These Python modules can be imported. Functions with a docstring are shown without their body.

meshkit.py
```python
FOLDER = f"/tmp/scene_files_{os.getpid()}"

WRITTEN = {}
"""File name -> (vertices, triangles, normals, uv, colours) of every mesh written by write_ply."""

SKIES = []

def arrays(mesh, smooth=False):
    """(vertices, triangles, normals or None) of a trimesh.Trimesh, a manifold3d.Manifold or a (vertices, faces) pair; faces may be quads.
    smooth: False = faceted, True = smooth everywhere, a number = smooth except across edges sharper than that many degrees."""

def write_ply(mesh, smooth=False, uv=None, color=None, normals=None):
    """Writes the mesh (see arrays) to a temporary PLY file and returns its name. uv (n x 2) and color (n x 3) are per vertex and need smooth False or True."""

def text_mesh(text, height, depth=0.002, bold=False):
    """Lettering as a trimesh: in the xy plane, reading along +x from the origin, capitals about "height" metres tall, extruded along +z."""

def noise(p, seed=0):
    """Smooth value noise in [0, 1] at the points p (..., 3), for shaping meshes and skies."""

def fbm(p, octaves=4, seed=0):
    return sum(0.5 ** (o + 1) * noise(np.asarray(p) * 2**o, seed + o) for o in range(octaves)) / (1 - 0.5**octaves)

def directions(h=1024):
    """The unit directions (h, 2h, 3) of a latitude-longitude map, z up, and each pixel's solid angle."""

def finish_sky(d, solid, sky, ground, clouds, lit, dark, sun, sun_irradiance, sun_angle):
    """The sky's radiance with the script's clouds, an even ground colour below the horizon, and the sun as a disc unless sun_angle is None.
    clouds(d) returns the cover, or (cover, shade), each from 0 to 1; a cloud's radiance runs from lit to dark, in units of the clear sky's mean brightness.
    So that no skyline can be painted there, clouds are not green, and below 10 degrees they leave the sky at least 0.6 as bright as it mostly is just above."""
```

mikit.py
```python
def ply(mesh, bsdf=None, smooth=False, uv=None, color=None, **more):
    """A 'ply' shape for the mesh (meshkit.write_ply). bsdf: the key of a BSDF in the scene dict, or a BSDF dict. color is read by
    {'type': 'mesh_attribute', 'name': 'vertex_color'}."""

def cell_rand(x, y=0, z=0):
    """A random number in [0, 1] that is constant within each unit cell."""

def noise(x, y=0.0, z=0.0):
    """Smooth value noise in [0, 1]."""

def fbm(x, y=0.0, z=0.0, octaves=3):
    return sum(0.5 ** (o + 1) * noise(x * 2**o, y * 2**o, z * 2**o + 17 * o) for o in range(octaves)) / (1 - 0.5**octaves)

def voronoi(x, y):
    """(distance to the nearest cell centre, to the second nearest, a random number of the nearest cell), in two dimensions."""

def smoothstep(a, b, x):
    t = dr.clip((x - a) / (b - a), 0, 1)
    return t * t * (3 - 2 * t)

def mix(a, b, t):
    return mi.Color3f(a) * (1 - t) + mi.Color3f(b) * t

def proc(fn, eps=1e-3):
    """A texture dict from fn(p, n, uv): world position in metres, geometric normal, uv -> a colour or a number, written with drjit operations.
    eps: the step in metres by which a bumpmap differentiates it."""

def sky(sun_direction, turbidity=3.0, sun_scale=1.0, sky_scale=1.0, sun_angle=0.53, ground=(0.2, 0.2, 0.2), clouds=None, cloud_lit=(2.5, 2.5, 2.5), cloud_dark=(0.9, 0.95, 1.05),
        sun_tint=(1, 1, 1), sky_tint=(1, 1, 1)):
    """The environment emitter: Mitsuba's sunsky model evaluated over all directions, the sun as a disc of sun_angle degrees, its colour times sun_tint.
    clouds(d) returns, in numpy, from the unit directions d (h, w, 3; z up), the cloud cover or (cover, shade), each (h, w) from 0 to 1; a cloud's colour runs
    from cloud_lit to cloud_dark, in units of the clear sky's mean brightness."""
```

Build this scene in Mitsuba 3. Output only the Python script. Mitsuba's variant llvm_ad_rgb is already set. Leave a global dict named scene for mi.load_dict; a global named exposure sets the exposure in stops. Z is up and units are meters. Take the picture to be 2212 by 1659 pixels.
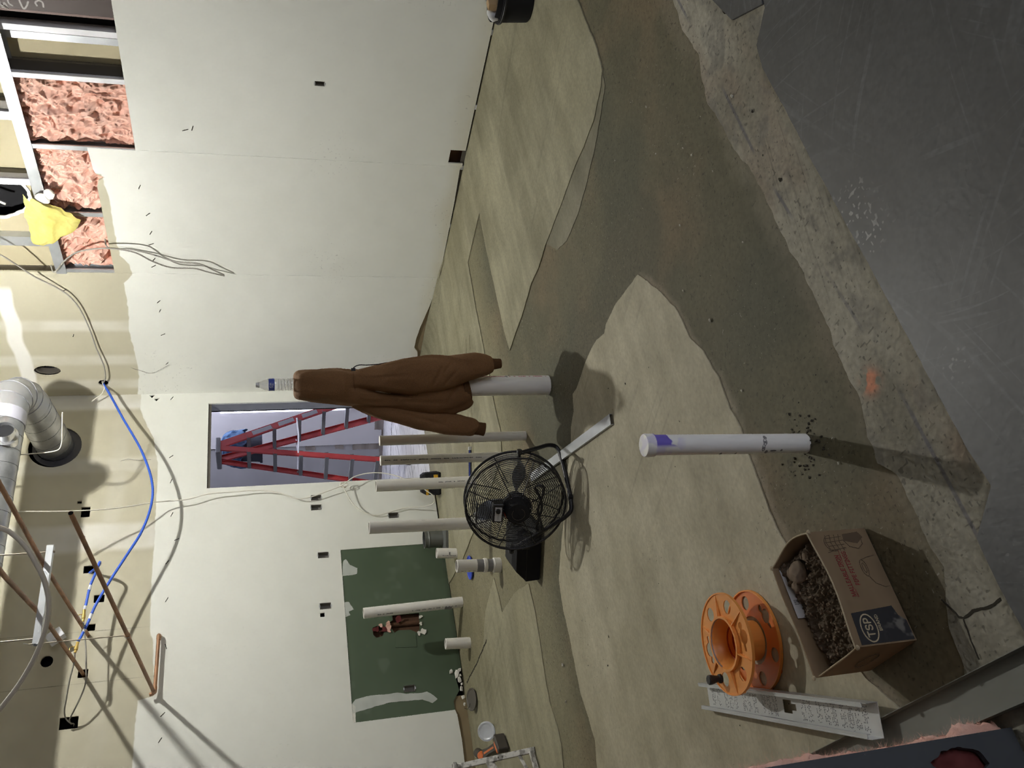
import math, random
import numpy as np, trimesh, manifold3d as m3, drjit as dr, mitsuba as mi
import shapely.geometry as sg, shapely.ops as so, shapely.affinity as sa
import mikit, meshkit
from mikit import noise, fbm, smoothstep, mix, proc

# ---------------------------------------------------------------- camera, lights, exposure
A = np.array
T = mi.ScalarTransform4f
CAM = A([0.0, 0.0, 1.6])
FWD = A([0.5563699, 0.7829482, -0.2782887])
RGT = A([0.8115948, -0.5838745, -0.0201108])      # the phone was held upright: the photograph lies on its side
exposure = 0.0
scene, labels = {'type': 'scene'}, {}
scene['camera'] = {'type': 'perspective', 'fov': 61.5416, 'fov_axis': 'x', 'near_clip': 0.05, 'far_clip': 60.0,
                   'to_world': T().look_at(origin=CAM.tolist(), target=(CAM + FWD).tolist(), up=RGT.tolist())}
LAMP = A([3.80, 5.02, 3.88])
def rgb(*v): return {'type': 'rgb', 'value': [float(x) for x in v]}
E_LAMP, E_FAR, E_UNSEEN_WINDOW = (6500, 6440, 6120), (88, 90, 112), (4.3, 4.4, 4.9)  # hanging lamp, next room, unseen window behind the camera

# ---------------------------------------------------------------- helpers
XR, YB = 5.355, 7.325       # planes of the right wall and the back wall
rng = np.random.default_rng(7)
used = {}
def key_for(k):
    if k not in scene and k not in used: return k
    i = 1
    while f'{k}_{i:03d}' in scene or f'{k}_{i:03d}' in used: i += 1
    return f'{k}_{i:03d}'
def thing(name, label, cat, group=None):
    k = key_for(name); used[k] = 1
    labels[k] = {'label': label, 'category': cat}
    if group: labels[k]['group'] = group
    return k
def struct(name, label):
    used[name] = 1; labels[name] = {'label': label, 'kind': 'structure'}; return name
def obj(parent, name, mesh, mat, smooth=False, label=None, stuff=False, **kw):
    k = key_for(parent + '__' + name) if parent else name
    if isinstance(mesh, list): mesh = trimesh.util.concatenate(mesh)
    scene[k] = mikit.ply(mesh, mat, smooth=smooth, **kw)
    if label or stuff:
        labels[k] = {}
        if label: labels[k]['label'] = label
        if stuff: labels[k]['kind'] = 'stuff'
    return k
def single(name, mesh, mat, label, cat, smooth=False, group=None, **kw):
    k = key_for(name)
    if isinstance(mesh, list): mesh = trimesh.util.concatenate(mesh)
    scene[k] = mikit.ply(mesh, mat, smooth=smooth, **kw)
    labels[k] = {'label': label, 'category': cat}
    if group: labels[k]['group'] = group
    return k
def clean(m):
    return trimesh.Trimesh(np.asarray(m.vertices), np.asarray(m.faces), process=False)
def man(m):
    m = m.copy(); m.merge_vertices()
    return m3.Manifold(m3.Mesh(np.asarray(m.vertices, np.float32), np.asarray(m.faces, np.uint32)))
def unman(M):
    q = M.to_mesh(); return trimesh.Trimesh(q.vert_properties[:, :3], q.tri_verts, process=False)
def mat4(ex, ey, ez, o=(0, 0, 0)):
    M = np.eye(4); M[:3, 0], M[:3, 1], M[:3, 2], M[:3, 3] = ex, ey, ez, o; return M
def rotz(m, a, c=(0, 0, 0)):
    m = m.copy(); m.apply_transform(trimesh.transformations.rotation_matrix(a, [0, 0, 1], c)); return m
def xf(m, M): m = m.copy(); m.apply_transform(M); return m
def box(x0, x1, y0, y1, z0, z1, ch=0.0):
    if ch <= 0:
        b = trimesh.creation.box(extents=[x1 - x0, y1 - y0, z1 - z0]); b.apply_translation([(x0 + x1) / 2, (y0 + y1) / 2, (z0 + z1) / 2]); return b
    pts = []
    for x in (0, 1):
        for y in (0, 1):
            for z in (0, 1):
                c = A([x1 if x else x0, y1 if y else y0, z1 if z else z0], float); s = A([-1 if x else 1, -1 if y else 1, -1 if z else 1])
                for k in range(3):
                    q = c + s * ch; q[k] = c[k]; pts.append(q)
    return trimesh.convex.convex_hull(A(pts))
def hull(pts): return trimesh.convex.convex_hull(A(pts, float))
def unit(v): v = A(v, float); return v / np.linalg.norm(v)
def smooth_path(pts, n=8, closed=False):
    P = A(pts, float); out = []
    N = len(P)
    for i in range(N if closed else N - 1):
        p0 = P[(i - 1) % N] if closed or i > 0 else 2 * P[0] - P[1]
        p1, p2 = P[i], P[(i + 1) % N]
        p3 = P[(i + 2) % N] if closed or i + 2 < N else 2 * P[-1] - P[-2]
        for t in np.linspace(0, 1, n, endpoint=False):
            out.append(.5 * ((2 * p1) + (-p0 + p2) * t + (2 * p0 - 5 * p1 + 4 * p2 - p3) * t * t + (-p0 + 3 * p1 - 3 * p2 + p3) * t ** 3))
    if not closed: out.append(P[-1])
    return A(out)
def tube(path, r, n=10, closed=False, cap=True):
    P = A(path, float); N = len(P); r = np.broadcast_to(A(r, float), (N,))
    tan = np.gradient(P, axis=0) if not closed else np.roll(P, -1, 0) - np.roll(P, 1, 0)
    tan /= np.linalg.norm(tan, axis=1, keepdims=True) + 1e-12
    up = A([0, 0, 1.0]) if abs(tan[0][2]) < .9 else A([1.0, 0, 0])
    fr = []
    u = unit(np.cross(tan[0], up))
    for i in range(N):
        u = unit(u - tan[i] * (u @ tan[i])); fr.append((u, np.cross(tan[i], u)))
    a = np.linspace(0, 2 * np.pi, n, endpoint=False)
    V = np.concatenate([P[i] + r[i] * (np.cos(a)[:, None] * fr[i][0] + np.sin(a)[:, None] * fr[i][1]) for i in range(N)])
    F = []
    for i in range(N if closed else N - 1):
        j = (i + 1) % N
        for k in range(n):
            l = (k + 1) % n
            F += [[i * n + k, i * n + l, j * n + l], [i * n + k, j * n + l, j * n + k]]
    if cap and not closed:
        V = np.vstack([V, P[0], P[-1]]); a0, a1 = N * n, N * n + 1
        for k in range(n):
            l = (k + 1) % n
            F += [[a0, l, k], [a1, (N - 1) * n + k, (N - 1) * n + l]]
    return trimesh.Trimesh(V, F, process=False)
def lathe(prof, n=32, closed=False):
    """profile of (r, z) turned about z; closed joins the last point to the first"""
    P = A(prof, float); a = np.linspace(0, 2 * np.pi, n, endpoint=False); N = len(P)
    V = np.concatenate([np.c_[p[0] * np.cos(a), p[0] * np.sin(a), np.full(n, p[1])] for p in P]); F = []
    for i in range(N if closed else N - 1):
        j = (i + 1) % N
        for k in range(n):
            l = (k + 1) % n
            F += [[i * n + k, i * n + l, j * n + l], [i * n + k, j * n + l, j * n + k]]
    m = trimesh.Trimesh(V, F, process=False); m.update_faces(m.area_faces > 1e-12)
    return m
def along(m, p0, p1):
    """moves a mesh built on the z axis from the origin so that z runs from p0 towards p1"""
    d = unit(A(p1, float) - A(p0, float)); h = A([0, 0, 1.0]) if abs(d[2]) < .9 else A([1.0, 0, 0])
    ex = unit(np.cross(h, d)); ey = np.cross(d, ex); return xf(m, mat4(ex, ey, d, p0))
def prism(poly, h, engine='earcut'):
    if isinstance(poly, (list, tuple)): poly = sg.Polygon(poly)
    g = [q for q in getattr(poly, 'geoms', [poly]) if q.area > 1e-7]
    return trimesh.util.concatenate([trimesh.creation.extrude_polygon(q, h, engine=engine) for q in g])
def on_back(poly, y0, th):      # polygon in (x, z)
    m = prism(poly, th); m.apply_transform(A([[1, 0, 0, 0], [0, 0, 1, y0], [0, 1, 0, 0], [0, 0, 0, 1.0]])); return m
def on_right(poly, x0, th):     # polygon in (y, z)
    m = prism(poly, th); m.apply_transform(A([[0, 0, 1, x0], [1, 0, 0, 0], [0, 1, 0, 0], [0, 0, 0, 1.0]])); return m
def ragged(poly, amp, step=.02, seed=0, freq=22):
    p = sg.Polygon(poly) if isinstance(poly, list) else poly
    q = A(sg.Polygon(p.exterior).segmentize(step).exterior.coords)[:-1]
    t = np.roll(q, -1, 0) - np.roll(q, 1, 0); nrm = np.c_[t[:, 1], -t[:, 0]]; nrm /= np.linalg.norm(nrm, axis=1, keepdims=True) + 1e-9
    d = (meshkit.fbm(np.c_[q * freq, np.full(len(q), seed + .3)], 4, seed) - .5) * 2 * amp
    return sg.Polygon(q + nrm * d[:, None]).buffer(0)
def rect(x0, x1, y0, y1): return sg.box(x0, y0, x1, y1)
def sheet(n, m, fn):
    u, v = np.meshgrid(np.linspace(0, 1, n), np.linspace(0, 1, m), indexing='ij')
    V = fn(u.ravel(), v.ravel()); i = np.arange(n * m).reshape(n, m)
    F = np.vstack([np.c_[i[:-1, :-1].ravel(), i[1:, :-1].ravel(), i[1:, 1:].ravel()], np.c_[i[:-1, :-1].ravel(), i[1:, 1:].ravel(), i[:-1, 1:].ravel()]])
    return trimesh.Trimesh(V, F, process=False)
def shard(r, seed, squash=(1, .5, .8)):
    g_ = np.random.default_rng(seed); v = g_.normal(size=(14, 3)); v /= np.linalg.norm(v, axis=1, keepdims=True); return trimesh.convex.convex_hull(v * g_.uniform(.55, 1.1, (14, 1)) * r * A(squash))
def rock(r, seed, sub=2, squash=(1, 1, .7)):
    m = trimesh.creation.icosphere(subdivisions=sub, radius=1); v = m.vertices
    d = .65 + .7 * meshkit.fbm(v * 1.3 + seed * 3.1, 3, seed)
    return trimesh.Trimesh(v * d[:, None] * r * A(squash), m.faces, process=False)

# ---------------------------------------------------------------- materials
def pr(key, col, rough=.6, metal=0., spec=.5, bump=None, bscale=.001, two=True, **kw):
    b = {'type': 'principled', 'base_color': col if isinstance(col, dict) else rgb(*col), 'roughness': rough, 'metallic': metal, 'specular': spec, **kw}
    if bump is not None: b = {'type': 'bumpmap', 'tex': bump, 'scale': bscale, 'bsdf': b}
    scene[key] = {'type': 'twosided', 'b': b} if two else b
    return key
def c3(v): return mi.Color3f(*[float(x) for x in v])

WHITE_P, TAN_P = (.74, .735, .64), (.52, .465, .345)
def lerp_pts(x, pts):
    out = mi.Float(pts[0][1])
    for (x0, y0), (x1, y1) in zip(pts[:-1], pts[1:]):
        t = dr.clip((x - x0) / (x1 - x0), 0, 1); out = out + t * (y1 - y0)
    return out
def band(x, c, w, soft): return 1 - smoothstep(w, w + soft, dr.abs(x - c))
def back_paint(p, n, uv):
    x, z = p.x, p.z
    e = lerp_pts(x, [(1.0, 2.59), (2.25, 2.60), (2.27, 2.49), (2.70, 2.50), (2.80, 2.53), (3.6, 2.535), (4.4, 2.55), (4.66, 2.58), (4.92, 2.70), (5.0, 2.73)])
    e = e + (noise(x * 3, 3.3) - .5) * .03 + (noise(x * 30, 1.3) - .5) * .008
    white = 1 - smoothstep(e - .006, e + .006, z)
    n1 = fbm(x * 1.3, z * 1.3, 2.0, 3); n2 = fbm(x * 7, z * 7, 4.0, 2)
    tan = mix((.415, .385, .285), (.475, .445, .335), n1) * (.94 + .12 * n2)
    mud = dr.maximum(band(x, 5.1, .06, .06), .85 * band(x + .03 * noise(z * 3, 2.), 3.70, .09, .07))
    mud = dr.maximum(mud, .45 * band(x, 4.40, .04, .07)); mud = dr.maximum(mud, .5 * band(z + (noise(x * 4) - .5) * .1, 2.86, .02, .09) * noise(x * 2., 7.))
    mud = dr.clip(.85 * mud * (.25 + 1.1 * fbm(x * 4, z * 4, 8., 4)), 0, 1) * smoothstep(1.0, 1.4, x)
    tan = mix(tan, (.66, .645, .585), mud)
    seam = dr.maximum(1 - smoothstep(.002, .005, dr.abs(x - 2.84 - .012 * (z - 2.5))), 1 - smoothstep(.002, .005, dr.abs(x - 2.43)))
    tan = tan * (1 - .45 * seam * noise(z * 9, 3.))
    wh = mix((.71, .715, .645), (.745, .75, .685), n1) * (.98 + .03 * n2)
    spk = smoothstep(.90, .95, noise(x * 85, z * 85, 5.)) * smoothstep(.55, .8, noise(x * 2, z * 2, 1.5))
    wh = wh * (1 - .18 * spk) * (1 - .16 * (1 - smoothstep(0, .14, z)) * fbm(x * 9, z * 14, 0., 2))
    return mix(tan, wh, white)
def right_paint(p, n, uv):
    y, z = p.y, p.z
    e = lerp_pts(y, [(4.70, 2.95), (4.74, 2.71), (5.6, 2.69), (5.70, 2.64), (5.83, 2.63), (5.92, 2.71), (6.5, 2.73), (7.05, 2.72), (7.3, 2.76)]) + (noise(y * 4, 9.) - .5) * .03 + (noise(y * 25, 4.) - .5) * .01
    white = 1 - smoothstep(e - .006, e + .006, z)
    n1 = fbm(y * 1.1, z * 1.2, 3., 3); n2 = fbm(y * 8, z * 8, 6., 2)
    tan = mix((.42, .39, .29), (.48, .45, .34), n1)
    mud = dr.maximum(.75 * band(y, 6.42, .03, .06), .7 * band(y, 6.85, .03, .06)); mud = dr.maximum(mud, .65 * band(y, 7.17, .03, .06))
    strip = band(z + (noise(y * 5) - .5) * .03, 3.655, .045, .03) * smoothstep(5.95, 6.05, y)
    mud = dr.clip(.8 * mud * (.2 + 1.1 * fbm(y * 5, z * 4, 8., 4)), 0, 1)
    tan = mix(tan, (.66, .645, .585), mud); tan = mix(tan, (.74, .73, .68), strip)
    wh = mix((.705, .71, .65), (.745, .75, .695), n1) * (.98 + .03 * n2)
    low = 1 - smoothstep(.0, .16 + .1 * noise(y * 3, 8.), z)
    wh = mix(wh, (.60, .56, .42), low * (.35 + .4 * fbm(y * 6, z * 12, 0., 3)))
    spk = smoothstep(.88, .95, noise(y * 85, z * 85, 5.)) * smoothstep(.55, .8, noise(y * 2.0, z * 2.0, 1.5) + .25 * low)
    wh = wh * (1 - .25 * spk)
    return mix(tan, wh, white)
pr('m_back_board', proc(back_paint), .75, spec=.25)
pr('m_right_board', proc(right_paint), .75, spec=.25)
pr('m_gyp', (.72, .70, .63), .9, spec=.1)
def cream(p, n, uv):
    a = fbm(p.y * 1.5, p.z * .8, 1., 3); s = 1 - smoothstep(.004, .008, dr.abs(p.y - 4.62 - .12 * (p.z - 3.4)))
    return mix((.40, .35, .225), (.47, .42, .285), a) * (1 - .0 * s)
pr('m_cream', proc(cream), .8, spec=.2)
def green(p, n, uv):
    a = fbm(p.x * 3, p.z * 3, 2., 3); d = smoothstep(.62, .8, fbm(p.x * 6, p.z * 6, 5., 3))
    c = mix((.058, .088, .052), (.085, .118, .075), a)
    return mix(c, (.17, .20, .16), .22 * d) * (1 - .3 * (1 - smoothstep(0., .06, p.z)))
pr('m_green', proc(green), .6, spec=.35)
pr('m_mud_patch', proc(lambda p, n, uv: mix((.40, .43, .39), (.56, .58, .54), fbm(p.x * 9, p.z * 9, 0., 3))), .8, spec=.2)
pr('m_brown_board', proc(lambda p, n, uv: mix((.20, .155, .09), (.27, .215, .13), fbm(p.x * 6 + p.y * 6, p.z * 12, 0., 3))), .9, spec=.1)
pr('m_cavity', (.10, .055, .035), .9, spec=.1)
pr('m_void', (.012, .012, .013), .9, spec=.1)  # black standing for the shade inside holes and gaps

# concrete
def slab_col(p, n, uv):
    x, y = p.x, p.y
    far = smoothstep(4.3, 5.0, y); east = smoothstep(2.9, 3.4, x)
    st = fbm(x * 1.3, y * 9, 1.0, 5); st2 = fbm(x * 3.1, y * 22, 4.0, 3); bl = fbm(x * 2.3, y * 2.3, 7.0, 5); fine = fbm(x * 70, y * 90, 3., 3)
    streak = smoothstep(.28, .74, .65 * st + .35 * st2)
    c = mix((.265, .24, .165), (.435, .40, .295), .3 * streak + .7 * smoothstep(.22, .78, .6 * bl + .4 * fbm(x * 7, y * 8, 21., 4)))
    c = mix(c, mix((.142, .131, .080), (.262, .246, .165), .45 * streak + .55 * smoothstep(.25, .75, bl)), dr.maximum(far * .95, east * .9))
    yel = smoothstep(.45, .7, fbm(x * 1.1, y * 1.7, 12., 3)); c = mix(c, (.235, .213, .130), .3 * yel)
    scr = smoothstep(.72, .95, noise((x + .3 * y) * 42 + 2 * noise(x * 3, y * 3), (y - .3 * x) * 3.0)) * smoothstep(.5, .7, noise(x * 1.7, y * 1.7, 3.)); c = c * (1 - .13 * scr)
    c = c * (.87 + .26 * fine)
    pit = smoothstep(.90, .97, noise(x * 120, y * 130, 2.)) * smoothstep(.55, .8, noise(x * 2.2, y * 2.2, 9.))
    return c * (1 - .40 * pit)
def trench_col(p, n, uv):
    x, y = p.x, p.y
    bl = fbm(x * 1.7, y * 1.7, 3., 5); st = fbm(x * 2.2, y * 7, 1., 4); fine = fbm(x * 85, y * 85, 8., 3)
    c = mix((.082, .075, .044), (.120, .109, .067), st)
    c = mix(c, (.145, .110, .064), .75 * smoothstep(.45, .68, bl))
    c = mix(c, (.072, .072, .047), .7 * smoothstep(.5, .7, fbm(x * 1.2, y * 1.2, 15., 3)))
    nw = smoothstep(4.3, 5.0, y); c = mix(c, mix((.15, .136, .080), (.205, .188, .118), st), nw * .9)
    e1 = lerp_pts(x, [(.39, 2.06), (.49, 2.14), (.64, 2.212), (.94, 2.263), (1.63, 2.281), (1.88, 2.36), (2.05, 2.38), (2.235, 2.468), (2.4, 2.564), (2.45, 2.7)]) - y; jit = .05 * (fbm(x * 14, y * 14, 6., 4) - .5)
    dust = (1 - smoothstep(-.002, .045, e1 + jit)) * smoothstep(-.012, -.002, e1) * (1 - smoothstep(2.3, 2.46, x)); e2 = y - 1.69 + 2.2 * jit; dust = dr.maximum(dust, .55 * (1 - smoothstep(-.01, .09, e2)))
    c = mix(c, mix((.25, .228, .17), (.19, .15, .105), noise(x * 5, y * 5, 3.)), .75 * dust * (1 - smoothstep(2.8, 3.1, y)))
    c = c * (.80 + .40 * fine)
    dk = smoothstep(.86, .93, noise(x * 120, y * 120, 12.)); c = c * (1 - .4 * dk)
    spk = smoothstep(.93, .96, noise(x * 130, y * 130, 4.)) * smoothstep(.5, .7, noise(x * 3, y * 3, 2.))
    return mix(c, (.30, .285, .24), spk * .6)
def strip_col(p, n, uv):
    x, y = p.x, p.y
    bl = fbm(x * 3, y * 5, 2., 5); fine = fbm(x * 80, y * 80, 5., 3)
    c = mix((.20, .186, .146), (.345, .325, .265), smoothstep(.2, .8, bl)); c = mix(c, (.24, .187, .14), .45 * smoothstep(.52, .75, fbm(x * 2.5, y * 6, 22., 3)))
    c = mix(c, (.15, .142, .127), .5 * smoothstep(.58, .72, fbm(x * 9, y * 11, 32., 4)))
    comb = smoothstep(.5, .9, noise(x * 30 + y * 150, x * 6)) * smoothstep(.6, .75, noise(x * 3.1, 5.)) * (1 - smoothstep(1.62, 1.68, y)); c = c * (1 - .18 * comb)
    chalk = (1 - smoothstep(.003, .009, dr.abs(y - lerp_pts(x, [(.63, 1.548), (1.1, 1.553), (2.0, 1.631), (2.5, 1.624)])))) * smoothstep(.3, .6, noise(x * 6, 4.))
    c = mix(c, (.085, .085, .12), .55 * chalk)
    o = dr.exp(-(dr.square((x - 1.14) / .028) + dr.square((y - 1.63) / .03))) * smoothstep(.35, .6, fbm(x * 40, y * 40, 1., 2)); c = mix(c, (.60, .24, .14), dr.clip(o * 1.5, 0, .8))
    o2 = dr.exp(-(dr.square((x - .83) / .05) + dr.square((y - 1.47) / .04))); c = mix(c, (.19, .12, .08), .5 * o2)
    pit = smoothstep(.84, .92, noise(x * 100, y * 100, 2.))
    return c * (.76 + .46 * fine) * (1 - .4 * pit)
def polish_col(p, n, uv):
    x, y = p.x, p.y
    bl = fbm(x * 2.0, y * 2.0, 2., 5); fine = fbm(x * 75, y * 75, 5., 3)
    c = mix((.041, .0415, .0415), (.066, .068, .070), smoothstep(.2, .8, bl))
    s = mi.Float(0)
    for a, f, sd in ((.6, 90, 1.), (1.9, 110, 2.), (-.5, 80, 3.), (2.7, 120, 4.), (1.2, 130, 6.)):
        ca, sa_ = math.cos(a), math.sin(a); wx = x + .2 * noise(x * 1.7, y * 1.7, sd); u = wx * ca + y * sa_; v = -wx * sa_ + y * ca
        s = dr.maximum(s, smoothstep(.78, .96, noise(u * f, v * 3.6, sd)) * smoothstep(.5, .75, noise(u * 5, v * 2.3, sd + 9)))
    s = s * (.3 + .7 * fine)
    c = mix(c, (.14, .15, .165), .30 * s)
    chip = smoothstep(.74, .84, noise(x * 110, y * 110, 3.)) * (1 - smoothstep(.03, .13, dr.abs(y - 1.40))) * smoothstep(.5, .62, noise(x * 4, y * 3, 7.)) * (1 - smoothstep(1.6, 1.8, x))
    c = mix(c, (.28, .28, .27), .6 * chip)
    return c * (.84 + .32 * fine)
def cbump(p, n, uv): return fbm(p.x * 110, p.y * 110, p.z * 9, 3) + 1.6 * fbm(p.x * 9, p.y * 14, 0., 3)
bt = proc(cbump, eps=2e-3)
pr('m_slab', proc(slab_col), .62, spec=.35, bump=bt, bscale=.0016)
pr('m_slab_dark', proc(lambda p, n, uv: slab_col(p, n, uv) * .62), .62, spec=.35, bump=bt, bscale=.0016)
pr('m_trench', proc(trench_col), .7, spec=.3, bump=bt, bscale=.0022)
pr('m_strip', proc(strip_col), .8, spec=.25, bump=bt, bscale=.0035)
pr('m_polish', proc(polish_col), .5, spec=.45, bump=bt, bscale=.0006)
pr('m_conc_far', proc(lambda p, n, uv: mix((.50, .50, .49), (.68, .68, .67), fbm(p.x * 3 + p.y, p.y * 4, 1., 4)) * (1 - .35 * smoothstep(.7, .85, noise(p.x * 12, p.y * 30)))), .6)
pr('m_debris', (.42, .40, .34), .9, spec=.1)
pr('m_debris_dark', (.055, .05, .038), .9, spec=.1)
pr('m_crack', (.045, .041, .032), .95, spec=.05)
# metals, plastics, cloth
pr('m_galv', proc(lambda p, n, uv: mix((.40, .42, .44), (.60, .62, .64), fbm(p.x * 9, p.y * 9, p.z * 9, 3))), .42, metal=.75)
pr('m_duct', proc(lambda p, n, uv: mix((.26, .27, .29), (.50, .51, .54), smoothstep(.2, .8, fbm(p.x * 7, p.y * 7, p.z * 7, 5)))), .34, metal=.9)
pr('m_duct_seam', (.20, .21, .22), .45, metal=.8)
pr('m_elbow', (.40, .41, .44), .38, metal=.6)
pr('m_stud_pale', (.78, .78, .80), .45, metal=.1)  # paler than the other studs
pr('m_steel_rod', (.42, .38, .30), .45, metal=.8)
pr('m_copper', proc(lambda p, n, uv: mix((.23, .13, .075), (.40, .215, .115), smoothstep(.25, .75, fbm(p.x * 7, p.y * 7, p.z * 7, 4)))), .5, metal=.45)
pr('m_copper_bright', (.58, .27, .15), .35, metal=.8)
pr('m_brass', (.62, .45, .14), .35, metal=.85)
pr('m_blue_hose', (.03, .10, .52), .4)
pr('m_pvc', proc(lambda p, n, uv: mix((.74, .72, .66), (.80, .785, .73), fbm(p.x * 8, p.y * 8, p.z * 5, 3)) * (1 - .12 * smoothstep(.72, .85, fbm(p.x * 30, p.y * 30, p.z * 12, 3)))), .32, spec=.5)
def near_pvc(p, n, uv):
    c = mix((.73, .73, .70), (.79, .79, .765), fbm(p.x * 8, p.y * 8, p.z * 5, 3))
    ang = p.x * .75 - p.y * .66           # across the pipe
    h = p.z
    st = smoothstep(.50, .56, fbm(p.x * 26, p.y * 26, h * 20, 3) + .25 * (1 - smoothstep(.005, .03, dr.abs(h - .498))) - .22 * smoothstep(.0, .05, dr.abs(h - .485)))
    side = smoothstep(-.010, .004, (p.x - 1.177) * .81 - (p.y - 1.978) * .58); pur = st * side * smoothstep(.43, .46, h) * (1 - smoothstep(.512, .516, h))
    c = mix(c, (.13, .09, .50), dr.clip(pur * .95, 0, 1))
    wash = smoothstep(.45, .65, fbm(p.x * 40, p.y * 40, h * 30, 2)) * smoothstep(.40, .46, h); c = mix(c, (.52, .48, .72), .5 * wash * (1 - pur))
    return c
pr('m_pvc_near', proc(near_pvc), .3, spec=.5)
pr('m_pvc_in', (.25, .24, .21), .6)
pr('m_grey_prim', (.20, .20, .205), .6)
pr('m_print', (.10, .10, .11), .7)
pr('m_print_red', (.45, .14, .16), .7)
pr('m_cable_white', (.72, .70, .60), .5)
pr('m_cable_grey', (.26, .25, .22), .5)
pr('m_hose_clear', (.62, .58, .50), .35, spec_trans=.0)
pr('m_black', (.012, .012, .013), .45)
pr('m_black_matte', (.010, .010, .011), .75, spec=.3)
pr('m_blade', (.16, .165, .17), .4, metal=.4)
pr('m_plate', (.55, .56, .56), .4, metal=.3)
pr('m_red_label', (.42, .06, .03), .5)
pr('m_orange', proc(lambda p, n, uv: mix((.66, .24, .045), (.78, .32, .075), fbm(p.x * 7, p.y * 7, p.z * 7, 2))), .38, spec=.5)
pr('m_orange_hub_shade', (.36, .055, .012), .4)  # shaded copy of the reel orange, for inside the hub
pr('m_orange_shaded', (.60, .17, .035), .38)  # darker copy of the reel orange for the shaded bottom flange
def cloth(p, n, uv):
    a = fbm(p.x * 9, p.y * 9, p.z * 6, 4); w = noise(p.x * 260, p.y * 260, p.z * 260)
    return mix((.150, .078, .036), (.225, .121, .058), a) * (.86 + .28 * w)
pr('m_jacket', proc(cloth), .85, spec=.15, sheen=.4)
pr('m_jacket_rib', (.10, .052, .024), .9, spec=.1)
pr('m_jacket_in', (.02, .011, .008), .95, spec=.05)
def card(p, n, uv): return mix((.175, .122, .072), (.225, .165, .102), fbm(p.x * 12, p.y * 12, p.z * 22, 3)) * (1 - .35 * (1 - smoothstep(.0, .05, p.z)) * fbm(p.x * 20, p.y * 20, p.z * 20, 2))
pr('m_card', proc(card), .8, spec=.15)
pr('m_card_edge', (.38, .32, .22), .85, spec=.1)
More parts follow.
